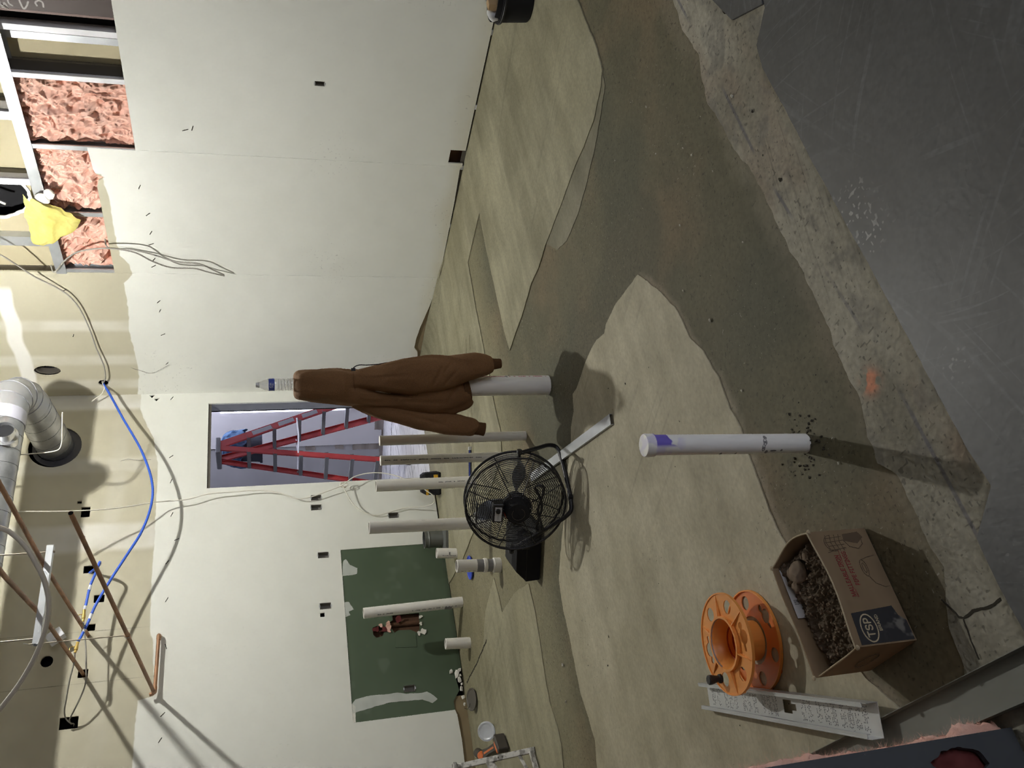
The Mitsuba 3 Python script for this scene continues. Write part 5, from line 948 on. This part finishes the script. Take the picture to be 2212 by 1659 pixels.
cable('white_cable', 'long white cable hanging down the back wall left of the doorway, looped by the floor', 'cable', [(3.36, 6.16, 3.75), (3.429, 6.3, 3.594), (3.494, 6.435, 3.512), (3.558, 6.57, 3.361), (3.618, 6.705, 3.198), (3.681, 6.832, 3.024), (3.742, 6.941, 2.836), (3.819, 7.049, 2.675), (3.901, 7.157, 2.506), (3.937, 7.208, 2.283), (3.989, 7.222, 2.091), (4.003, 7.235, 1.893), (4.015, 7.249, 1.671), (3.981, 7.25, 1.488), (3.908, 7.25, 1.325), (3.914, 7.25, 1.2), (3.962, 7.247, 1.05), (4.005, 7.234, .92), (4.034, 7.22, .863), (4.082, 7.207, .787), (4.103, 7.193, .678), (4.099, 7.18, .57), (4.07, 7.166, .464), (4.001, 7.12, .362), (3.918, 7.08, .275), (3.86, 7.04, .21), (3.80, 7.03, .16), (3.745, 7.06, .085), (3.727, 7.15, .08), (3.727, 7.2, .126), (3.744, 7.25, .233), (3.762, 7.28, .322), (3.75, 7.29, .4), (3.725, 7.29, .496), (3.705, 7.29, .596), (3.735, 7.28, .712), (3.826, 7.27, .81), (3.939, 7.25, .869), (4.018, 7.235, .90)], .0050, 'm_cable_white')
a = np.linspace(0, 2 * np.pi * 1.6, 24); single('cable_knot', tube(np.c_[4.02 + .022 * np.cos(a), 7.225 + .003 * a, .885 + .034 * np.sin(a)], .005, 8), 'm_cable_white', 'knot in the white cable beside the doorway', 'cable', smooth=True)
cable('grey_cable', 'grey cable drooping across the bare drywall of the corner into the hole above the doorway', 'cable', [(5.2, 5.30, 3.72), (5.2, 5.382, 3.634), (5.227, 5.482, 3.535), (5.255, 5.639, 3.443), (5.282, 5.791, 3.361), (5.296, 5.928, 3.235), (5.285, 6.03, 3.147), (5.269, 6.202, 3.085), (5.247, 6.445, 3.048), (5.215, 6.649, 3.028), (5.185, 6.862, 2.996), (5.165, 7.017, 3.001), (5.17, 7.11, 3.03), (5.20, 7.15, 3.045), (5.27, 7.16, 3.05)], .006, 'm_cable_grey')
cable('white_cable', 'short white wire curling out of the hole above the doorway', 'cable', [(5.27, 7.16, 3.06), (5.20, 7.16, 3.05), (5.15, 7.17, 3.03), (5.10, 7.20, 3.055), (5.06, 7.22, 3.11), (5.04, 7.23, 3.14)], .0055, 'm_cable_white')
cable('flexible_conduit', 'longer grey flexible conduit hanging out of the pink insulation over the wall', 'cable', [(5.42, 5.80, 3.26), (5.34, 5.795, 3.224), (5.32, 5.636, 3.118), (5.31, 5.528, 3.013), (5.29, 5.464, 2.883), (5.27, 5.434, 2.742), (5.25, 5.45, 2.572), (5.27, 5.574, 2.447), (5.29, 5.664, 2.314), (5.3, 5.681, 2.134), (5.3, 5.724, 2.026), (5.3, 5.768, 1.897)], .0062, 'm_cable_grey')
cable('flexible_conduit', 'shorter grey flexible conduit coming over the edge of the white drywall', 'cable', [(5.42, 5.45, 2.80), (5.36, 5.505, 2.79), (5.345, 5.516, 2.70), (5.345, 5.512, 2.62), (5.33, 5.555, 2.448), (5.315, 5.617, 2.275), (5.3, 5.624, 2.093), (5.3, 5.695, 1.987), (5.3, 5.756, 1.9)], .0062, 'm_cable_grey')
cable('white_wire', 'thin white bent wire hanging in front of the duct branch', 'wire', [(4.299, 6.308, 3.148), (4.25, 6.345, 3.151), (4.195, 6.385, 3.154), (4.14, 6.42, 3.155), (4.099, 6.455, 3.16), (4.059, 6.494, 3.19), (4.060, 6.53, 3.30), (4.077, 6.567, 3.433), (4.09, 6.62, 3.637), (4.098, 6.66, 3.744), (4.12, 6.74, 5.19)], .005, 'm_cable_white')
cable('clear_hose', 'thick cloudy plastic hose sagging in a wide loop under the ceiling', 'hose', [(2.46, 4.535, 3.15), (2.412, 4.541, 3.028), (2.371, 4.538, 2.936), (2.336, 4.542, 2.878), (2.268, 4.566, 2.81), (2.179, 4.609, 2.754), (2.092, 4.656, 2.714), (2.011, 4.709, 2.699), (1.933, 4.768, 2.708), (1.85, 4.837, 2.738), (1.77, 4.911, 2.787), (1.685, 4.998, 2.859), (1.6, 5.092, 2.955), (1.523, 5.181, 3.05), (1.45, 5.25, 3.2)], .0135, 'm_hose_clear', 12)
cable('wire_tie', 'thin loose tie wire hanging on the painted wall by the corner', 'wire', [(5.26, 6.89, 2.83), (5.22, 6.95, 2.78), (5.21, 6.99, 2.70), (5.20, 7.02, 2.62), (5.20, 6.98, 2.54), (5.21, 6.90, 2.44)], .0016, 'm_cable_grey', 5)
cable('wire_tie', 'thin loose tie wire on the back wall under the blue hose', 'wire', [(4.43, 7.32, 2.86), (4.43, 7.29, 2.80), (4.42, 7.30, 2.70), (4.43, 7.31, 2.60)], .0016, 'm_cable_grey', 5)

# yellow insulation flap and white paper by the round hole
t = thing('insulation_flap', 'torn flap of yellow insulation hanging out of the round hole above the pink batts', 'insulation')
def flap(u, v):
    y = 4.98 + .46 * u + .02 * np.sin(v * 8); w = np.sin(np.pi * np.clip(u * .92 + .05, 0, 1)) ** .6; z = 3.32 - (.05 + .36 * w * (1 - .5 * np.abs(u - .35))) * v + .04 * (u - .5)
    q = np.c_[y * 14, z * 14, 0 * y]; x = XR - .035 - .05 * np.sin(np.pi * v) - .045 * (meshkit.fbm(q, 4, 4) - .5) + .05 * (1 - v); return np.c_[x, y + .05 * (meshkit.fbm(q * .6, 3, 8) - .5), z + .05 * (meshkit.fbm(q * .7 + 4, 3, 9) - .5)]
obj(t, 'wool', sheet(60, 50, flap), 'm_yellow', smooth=True)
for i, (y, z, r) in enumerate(((4.98, 3.16, .06), (4.93, 3.10, .045), (5.20, 3.04, .04), (5.25, 2.98, .02))): k = rock(r, 90 + i, 2, (.35, 1, .9)); k.apply_translation([XR - .03, y, z]); obj(t, 'paper_scrap', k, 'm_gyp', label='torn white paper scrap')

# dark steel column behind the right wall, with chalk marks
t = thing('steel_column', 'dark brown steel column with chalk writing, right of the pink insulation', 'steel column')
cx = XR + .03
obj(t, 'flange', box(cx, cx + .014, 3.20, 3.47, .01, 5.19), 'm_column'); obj(t, 'web', box(cx + .014, cx + .10, 3.30, 3.312, .01, 5.19), 'm_column'); obj(t, 'flange_edge', box(cx - .001, cx + .014, 3.466, 3.482, .01, 5.19), 'm_column_edge', label='lighter edge of the flange')
obj(t, 'dark_gap_sheet', box(cx + .07, cx + .075, 3.48, 3.575, .01, 5.19), 'm_void')  # black sheet across the gap between column and stud
def chalk(pts, w=.005): return on_right(sg.LineString(smooth_path([(a, b, 0) for a, b in pts], 5)[:, :2]).buffer(w), cx - .0008, .0008)
obj(t, 'chalk_writing', [chalk(p) for p in ([(3.435, 2.86), (3.405, 2.86), (3.395, 2.88), (3.41, 2.90), (3.43, 2.895)], [(3.41, 2.94), (3.44, 2.955), (3.46, 2.975), (3.42, 2.985), (3.38, 2.99)], [(3.375, 3.03), (3.40, 3.05), (3.43, 3.05), (3.445, 3.035)], [(3.47, 3.06), (3.43, 3.075), (3.465, 3.09), (3.42, 3.10), (3.38, 3.11)], [(3.41, 3.19), (3.38, 3.21), (3.40, 3.23)], [(3.43, 3.22), (3.39, 3.19)])], 'm_chalk', label='white chalk strokes')
cable('thin_wire', 'thin wire slanting across the dark steel column', 'wire', [(cx - .03, 3.30, 3.35), (cx - .02, 3.40, 3.18), (cx - .005, 3.47, 3.06)], .0022, 'm_cable_white', 5)

# electrical boxes in the walls
def ebox(x, z, lab, side='back', hw=.027, hh=.046):
    t = thing('electrical_box', lab, 'electrical box')
    if side == 'back': M = mat4([1, 0, 0], [0, 0, 1], [0, -1, 0], [x, YB, z])       # local z towards the room
    else: M = mat4([0, 1, 0], [0, 0, 1], [1, 0, 0], [XR, x, z]); M[:3, 2] = [-1, 0, 0]; M[:3, 0] = [0, 1, 0]
    w = [box(-hw, hw, -hh, hh, -.060, -.058), box(-hw, -hw + .0015, -hh, hh, -.058, -.002), box(hw - .0015, hw, -hh, hh, -.058, -.002), box(-hw, hw, -hh, -hh + .0015, -.058, -.002), box(-hw, hw, hh - .0015, hh, -.058, -.002)]
    obj(t, 'case', [xf(m, M) for m in w], 'm_box_steel')
    for s in (-1, 1): obj(t, 'mounting_ear', xf(box(-.010, .010, min(s * (hh - .002), s * (hh + .008)), max(s * (hh - .002), s * (hh + .008)), -.003, .0015), M), 'm_galv')
    return t
for (x, z, v), lab in zip(BOXES, ('empty outlet box left of the doorway, the one nearer the doorway of the upper pair', 'empty outlet box left of the doorway, the outer one of the upper pair', 'empty outlet box near the floor left of the doorway', 'empty outlet box above the right end of the green board', 'empty outlet box above the middle of the green board, beside a small square hole')): ebox(x, z, lab)
ebox(2.095, .468, 'empty outlet box set in the green board', hw=.026, hh=.045)
ebox(3.818, 1.17, 'empty outlet box in the middle of the right wall', 'right', .018, .033)

# ---------------------------------------------------------------- ladder in the next room
t = thing('step_ladder', 'tall red double-sided step ladder standing in the next room, seen through the doorway', 'ladder')
RL = dict(a=(A([5.245, 8.40, 2.06]), A([6.0, 8.36, .005])), b=(A([5.235, 8.70, 2.06]), A([5.90, 8.87, .005])), c=(A([5.205, 8.40, 2.06]), A([4.93, 8.41, .005])), d=(A([5.20, 8.70, 2.06]), A([4.86, 8.92, .005])))
for kx, s in (('a', 1), ('b', -1), ('c', 1), ('d', -1)):
    p, q = RL[kx]; d = unit(q - p); L = np.linalg.norm(q - p); ez = unit(A([0, s, 0]) - d * d[1] * s); ey = np.cross(d, ez); wid = .038 if kx in 'ab' else .028
    Mx = mat4(d, ey, ez, p); rl = obj(t, 'rail', [xf(m, Mx) for m in (box(0, L, -wid, wid, 0, .004), box(0, L, -wid, -wid + .004, 0, .028), box(0, L, wid - .004, wid, 0, .028))], 'm_ladder_red', label='red fibreglass rail')
    obj(rl, 'foot', xf(box(L - .05, L + .004, -wid - .006, wid + .006, -.004, .034, .003), Mx), 'm_black')
for pr2, nst in ((('a', 'b'), 6), (('c', 'd'), 6)):
    for i in range(1, nst + 1):
        f = i / (nst + 1.0) if False else .135 * i
        p = RL[pr2[0]][0] + (RL[pr2[0]][1] - RL[pr2[0]][0]) * f; q = RL[pr2[1]][0] + (RL[pr2[1]][1] - RL[pr2[1]][0]) * f; d = unit(q - p); Mx = mat4(d, unit(np.cross([0, 0, 1], d)), [0, 0, 1], p); L = np.linalg.norm(q - p)
        obj(t, 'step', [xf(m, Mx) for m in (box(0, L, -.038, .038, -.003, .0), box(0, L, -.038, -.035, -.04, 0), box(0, L, .035, .038, -.04, 0))], 'm_ladder_grey', label='grey metal step')
obj(t, 'top_cap', box(5.12, 5.32, 8.37, 8.73, 2.055, 2.105, .008), 'm_ladder_grey', label='grey top cap')
for y0_, (p, q) in ((8.40, ('a', 'c')), (8.72, ('b', 'd'))):
    f = .40; u = RL[p][0] + (RL[p][1] - RL[p][0]) * f; v = RL[q][0] + (RL[q][1] - RL[q][0]) * f; mid = (u + v) / 2 + [0, 0, -.012]
    obj(t, 'spreader', [tube([u, mid], .010, 6), tube([mid, v], .010, 6)], 'm_alu_bright', label='bright metal spreader bar')
p, q = RL['a']; d = unit(q - p); ez = unit(A([0, 1.0, 0]) - d * d[1]); ey = np.cross(d, ez); Mx = mat4(d, ey, ez, p)
for a, b in ((.36, .58), (.66, .84), (.94, 1.12)): obj(t + '__rail', 'label', xf(box(a, b, -.026, .026, -.0012, -.0002), Mx), 'm_ladder_label', label='grey warning label')
for i in range(9): pass
t = thing('blue_bundle', 'dark bucket with a blue cloth over it behind the top of the red ladder', 'bucket')
MBk = mat4(unit(A([.2, .3, 0])), unit(A([-.3, .2, 0])), [0, 0, 1], [5.52, 8.95, 1.62])
obj(t, 'bucket', xf(lathe([(0, .40), (.13, .40), (.14, .38), (.165, .03), (.178, .03), (.178, 0), (.16, 0), (.15, .03), (.0, .35)], 36), MBk), 'm_bucket_dark', smooth=30)
def clo(u, v):
    th = u * 2 * np.pi; r = .20 * np.sin(np.pi * .5 * np.clip(v * 1.1, 0, 1)) ; q = np.c_[np.cos(th) * 2.2, np.sin(th) * 2.2, v * 3]; f = meshkit.fbm(q, 4, 7); f2 = 1 - np.abs(2 * meshkit.fbm(q * 2, 3, 9) - 1)
    r = r * (.85 + .4 * f) + .015 * f2; z = .455 - .26 * v ** 2.5 * (.7 + .6 * f) + .03 * (f2 - .6); return np.c_[r * np.cos(th), r * np.sin(th), z]
obj(t, 'cloth', xf(sheet(72, 30, clo), MBk), 'm_denim', smooth=True, label='crumpled blue cloth')
obj(t, 'cord', xf(tube([(0, 0, .44), (0, 0, 1.66)], .004, 6), MBk), 'm_black')
single('leaning_rod', tube([A([5.75, 10.55, 1.05]), A([5.72, 10.3, .45])], .014, 8), 'm_galv', 'grey metal rod leaning on the far wall behind the ladder', 'rod')
# ---------------------------------------------------------------- small things on the floor
t = thing('tool_bag', 'small black and yellow tool bag at the foot of the wall by the doorway', 'tool bag')
MG = mat4(unit(A([.82, -.57, 0])), unit(A([.57, .82, 0])), [0, 0, 1], [3.90, 7.08, .006])
obj(t, 'body', xf(hull([(x, y, z) for z, i in ((0, .0), (.02, -.008), (.15, .0), (.185, .02)) for x in (-.10 + i, .10 - i) for y in (-.06 + i, .06 - i)]), MG), 'm_black_matte')
obj(t, 'trim', xf(box(-.104, -.05, -.063, .063, .12, .145, .002), MG), 'm_bag_yellow'); obj(t, 'trim', xf(box(.055, .085, -.0695, .0, .03, .07, .002), MG), 'm_bag_yellow'); obj(t, 'handle', xf(tube(smooth_path([(-.05, 0, .18), (-.03, 0, .215), (.03, 0, .215), (.05, 0, .18)], 5), .007, 8), MG), 'm_black')
t = thing('level_bar', 'dark blue short bar lying on the floor behind the tall pipes', 'bar'); d = unit(A([3.475 - 3.29, 5.758 - 5.914, 0])); ML = mat4(d, [-d[1], d[0], 0], [0, 0, 1], [3.30, 5.906, .008])
obj(t, 'body', xf(box(0, .235, -.011, .011, 0, .022, .003), ML), 'm_bucket_dark'); obj(t, 'bright_end', xf(box(.21, .237, -.0115, .0115, -.0005, .0225, .002), ML), 'm_plate'); obj(t, 'edge', xf(box(0, .21, -.0116, -.0108, .012, .020), ML), 'm_blue_lid')
t = thing('metal_disc', 'round dark metal lid lying tilted on the floor in front of the torn wall edge', 'lid'); Mq = mat4([1, 0, 0], unit(A([0, 1, .25])), unit(A([0, -.25, 1])), [1.85, 6.98, .03])
obj(t, 'plate', xf(lathe([(0, 0), (.082, 0), (.088, .004), (.088, .010), (.080, .012), (.07, .006), (0, .006)], 40), Mq), 'm_dark_steel', smooth=30); obj(t, 'wire', xf(tube(smooth_path([(-.02, .03, .006), (-.05, .08, .01), (-.02, .16, .0)], 5), .002, 6), Mq), 'm_crack')
t = thing('plastic_lid', 'cloudy white round plastic lid propped on the floor beside the orange and black drill', 'lid')
dz = unit(A([-.22, -.80, .62])); dx = unit(np.cross([0, 0, 1.0], dz)); MD = mat4(dx, np.cross(dz, dx), dz, A([1.49, 6.53, .058])); a = np.linspace(0, np.pi / 2, 12)
obj(t, 'disc', xf(lathe([(0.001, .002), (.045, .003), (.052, .006), (.058, .010), (.063, .010), (.067, .004), (.066, -.010), (.058, -.012), (.001, -.010)], 44), MD), 'm_frost', smooth=True); obj(t, 'rim', xf(lathe([(.066, .002), (.0695, .003), (.0695, .010), (.066, .011)], 44, True), MD), 'm_label_white')
t = thing('cordless_drill', 'orange and black cordless impact driver lying on the floor by the white metal frame', 'drill')
p0, p1, p2 = A([1.50, 7.02, .06]), A([1.385, 6.86, .06]), A([1.305, 6.36, .05])
fx_ = unit(A([-.63, -.776, 0])); 
M1 = mat4(unit(A([-.25, .1, 0])), unit(np.cross([0, 0, 1], unit(A([-.25, .1, 0])))), [0, 0, 1], [1.45, 6.98, .05])
H0, H1, G0, G1, B0_, B1_ = A([1.455, 7.00, .05]), A([1.335, 6.72, .05]), A([1.375, 6.72, .05]), A([1.325, 6.24, .05]), A([1.37, 6.20, .05]), A([1.265, 6.13, .05])
obj(t, 'motor_housing', along(lathe([(0, 0), (.026, .004), (.034, .03), (.036, .12), (.032, .15), (0, .152)], 24), H0, H1), 'm_drill_grey', smooth=30)
obj(t, 'nose', along(lathe([(.033, 0), (.034, .03), (.024, .07), (.016, .09), (0, .092)], 24), H0 + unit(H1 - H0) * .15, H1 + unit(H1 - H0)), 'm_drill_orange', smooth=30)
gd = unit(G1 - G0); gs = unit(np.cross([0, 0, 1.0], gd)); gp = lambda c, w, h: [c + gs * a * w + A([0, 0, b * h]) for a in (-1, 1) for b in (-1, 1)]
obj(t, 'grip', hull(gp(G0, .032, .02) + gp(G0 + gd * .16, .022, .018) + gp(G0 + gd * .17, .022, .018)), 'm_drill_grey'); obj(t, 'grip', hull(gp(G0 + gd * .16, .022, .018) + gp(G1 - gd * .02, .026, .018)), 'm_drill_grey')
obj(t, 'grip_stripe', hull(gp(G0 + gd * .03 + A([0, 0, .017]), .008, .004) + gp(G1 - gd * .12 + A([0, 0, .015]), .007, .004)), 'm_drill_orange')
bs = unit(B1_ - B0_); bn = A([-bs[1], bs[0], 0]); MBt = mat4(bs, bn, [0, 0, 1], B0_); obj(t, 'battery', xf(box(-.03, .115, -.045, .0, -.038, .038, .006), MBt), 'm_drill_grey'); obj(t, 'battery_top', xf(box(-.022, .075, -.085, -.045, -.034, .034, .006), MBt), 'm_drill_orange')
t = thing('work_platform', 'white paint-spattered metal leg frame of a work platform at the left edge', 'work platform')
def bar(p, q, w, d): 
    p, q = A(p, float), A(q, float); D_ = unit(q - p); u = unit(A([0, 1, 0]) - D_ * D_[1]); v = np.cross(D_, u); L = np.linalg.norm(q - p); return xf(box(0, L, -w / 2, w / 2, -d / 2, d / 2, .002), mat4(D_, u, v, p))
obj(t, 'leg', bar((1.115, 5.535, .005), (1.135, 5.82, .46), .024, .034), 'm_white_al', label='slanting front leg'); obj(t, 'bottom_rail', bar((1.11, 5.54, .03), (.40, 5.30, .03), .02, .03), 'm_white_al')
obj(t, 'brace', bar((1.118, 5.60, .10), (.82, 5.43, .04), .012, .02), 'm_white_al'); obj(t, 'plate', bar((1.12, 5.70, .27), (.95, 5.62, .22), .014, .05), 'm_white_al'); obj(t, 'leg', bar((.40, 5.30, .005), (.42, 5.58, .46), .024, .034), 'm_white_al'); obj(t, 'deck', box(.38, 1.16, 5.78, 6.05, .46, .485, .004), 'm_white_al')
for f in (.42, .47): obj(t, 'rivet', rock(.006, 5, 1).apply_translation(A([1.115, 5.535, .005]) + (A([.02, .285, .455])) * f + [0, -.014, 0]), 'm_dark_steel')
t = thing('black_bucket', 'black plastic bucket with scraps in it by the right wall', 'bucket')
Mu = mat4([1, 0, 0], [0, 1, 0], [0, 0, 1], [4.765, 2.70, .007])
obj(t, 'pail', xf(lathe([(0, 0), (.118, 0), (.125, .006), (.140, .165), (.150, .168), (.150, .19), (.142, .192), (.142, .225), (.136, .225), (.12, .01), (0, .01)], 48), Mu), 'm_black_matte', smooth=30)
obj(t, 'rim', xf(tube(circ(.146, .178, 48), .008, 8, True), Mu), 'm_black', smooth=True)
single('scrap_wood', xf(box(-.12, -.05, -.02, .02, .03, .27), Mu), 'm_wood', 'piece of brown wood sticking out of the black bucket', 'wood scrap')
single('scrap_paper', xf(rock(.05, 31, 2, (1, .8, .8)), Mu @ mat4([1, 0, 0], [0, 1, 0], [0, 0, 1], [-.085, .06, .225])), 'm_paper', 'crumpled grey paper at the edge of the black bucket', 'paper', smooth=True)
single('scrap_can', xf(lathe([(0, 0), (.03, 0), (.03, .1), (0, .1)], 20), Mu @ mat4([1, 0, 0], [0, 1, 0], [0, 0, 1], [0, 0, .17])), 'm_galv', 'metal tin in the black bucket', 'tin')
chips = []
g = np.random.default_rng(21)
def chip(x, y, r, mat='m_debris'): k = shard(r, int(abs(x) * 1000) % 97, (1.3, .8, .5)); k.apply_translation([x, y, r * .3 + .004]); return k
LIGHT = [(1.83, 2.20, .011), (2.06, 2.29, .007), (2.28, 2.15, .006), (2.67, 2.12, .006), (2.98, 2.42, .006), (2.9, 2.06, .006), (3.05, 2.15, .005), (2.5, 1.95, .005), (2.25, 1.85, .005), (1.9, 1.86, .005), (1.1, 1.86, .006), (1.03, 1.88, .005), (2.35, 1.60, .008), (2.42, 1.92, .007), (1.45, 2.45, .006), (1.28, 2.56, .005), (1.36, 4.66, .012), (1.18, 4.74, .010), (1.26, 4.80, .006), (1.5, 2.18, .006)]
for i in range(46): LIGHT.append((g.uniform(.9, 3.4), g.uniform(1.75, 4.8), g.uniform(.0015, .0035)))
k = single('light_chips', [chip(*c) for c in LIGHT], 'm_debris', 'pale crumbs scattered on the concrete', 'debris', smooth=True); labels[k] = {'label': 'pale crumbs of concrete scattered over the floor', 'kind': 'stuff'}
DARK = [(1.72, 2.93, .010), (2.63, 1.45, .012), (2.10, 2.97, .006), (2.2, 3.15, .005), (1.25, 3.9, .006), (1.14, 4.0, .006), (1.83, 3.45, .005), (2.2, 1.55, .008), (1.9, 1.58, .008)]
for i in range(60): DARK.append((g.uniform(.5, 3.2), g.uniform(1.5, 4.8), g.uniform(.0015, .004)))
k = single('dark_crumbs', [chip(*c) for c in DARK], 'm_debris_dark', 'dark crumbs', 'debris', smooth=True); labels[k] = {'label': 'dark crumbs of dirt scattered over the floor', 'kind': 'stuff'}
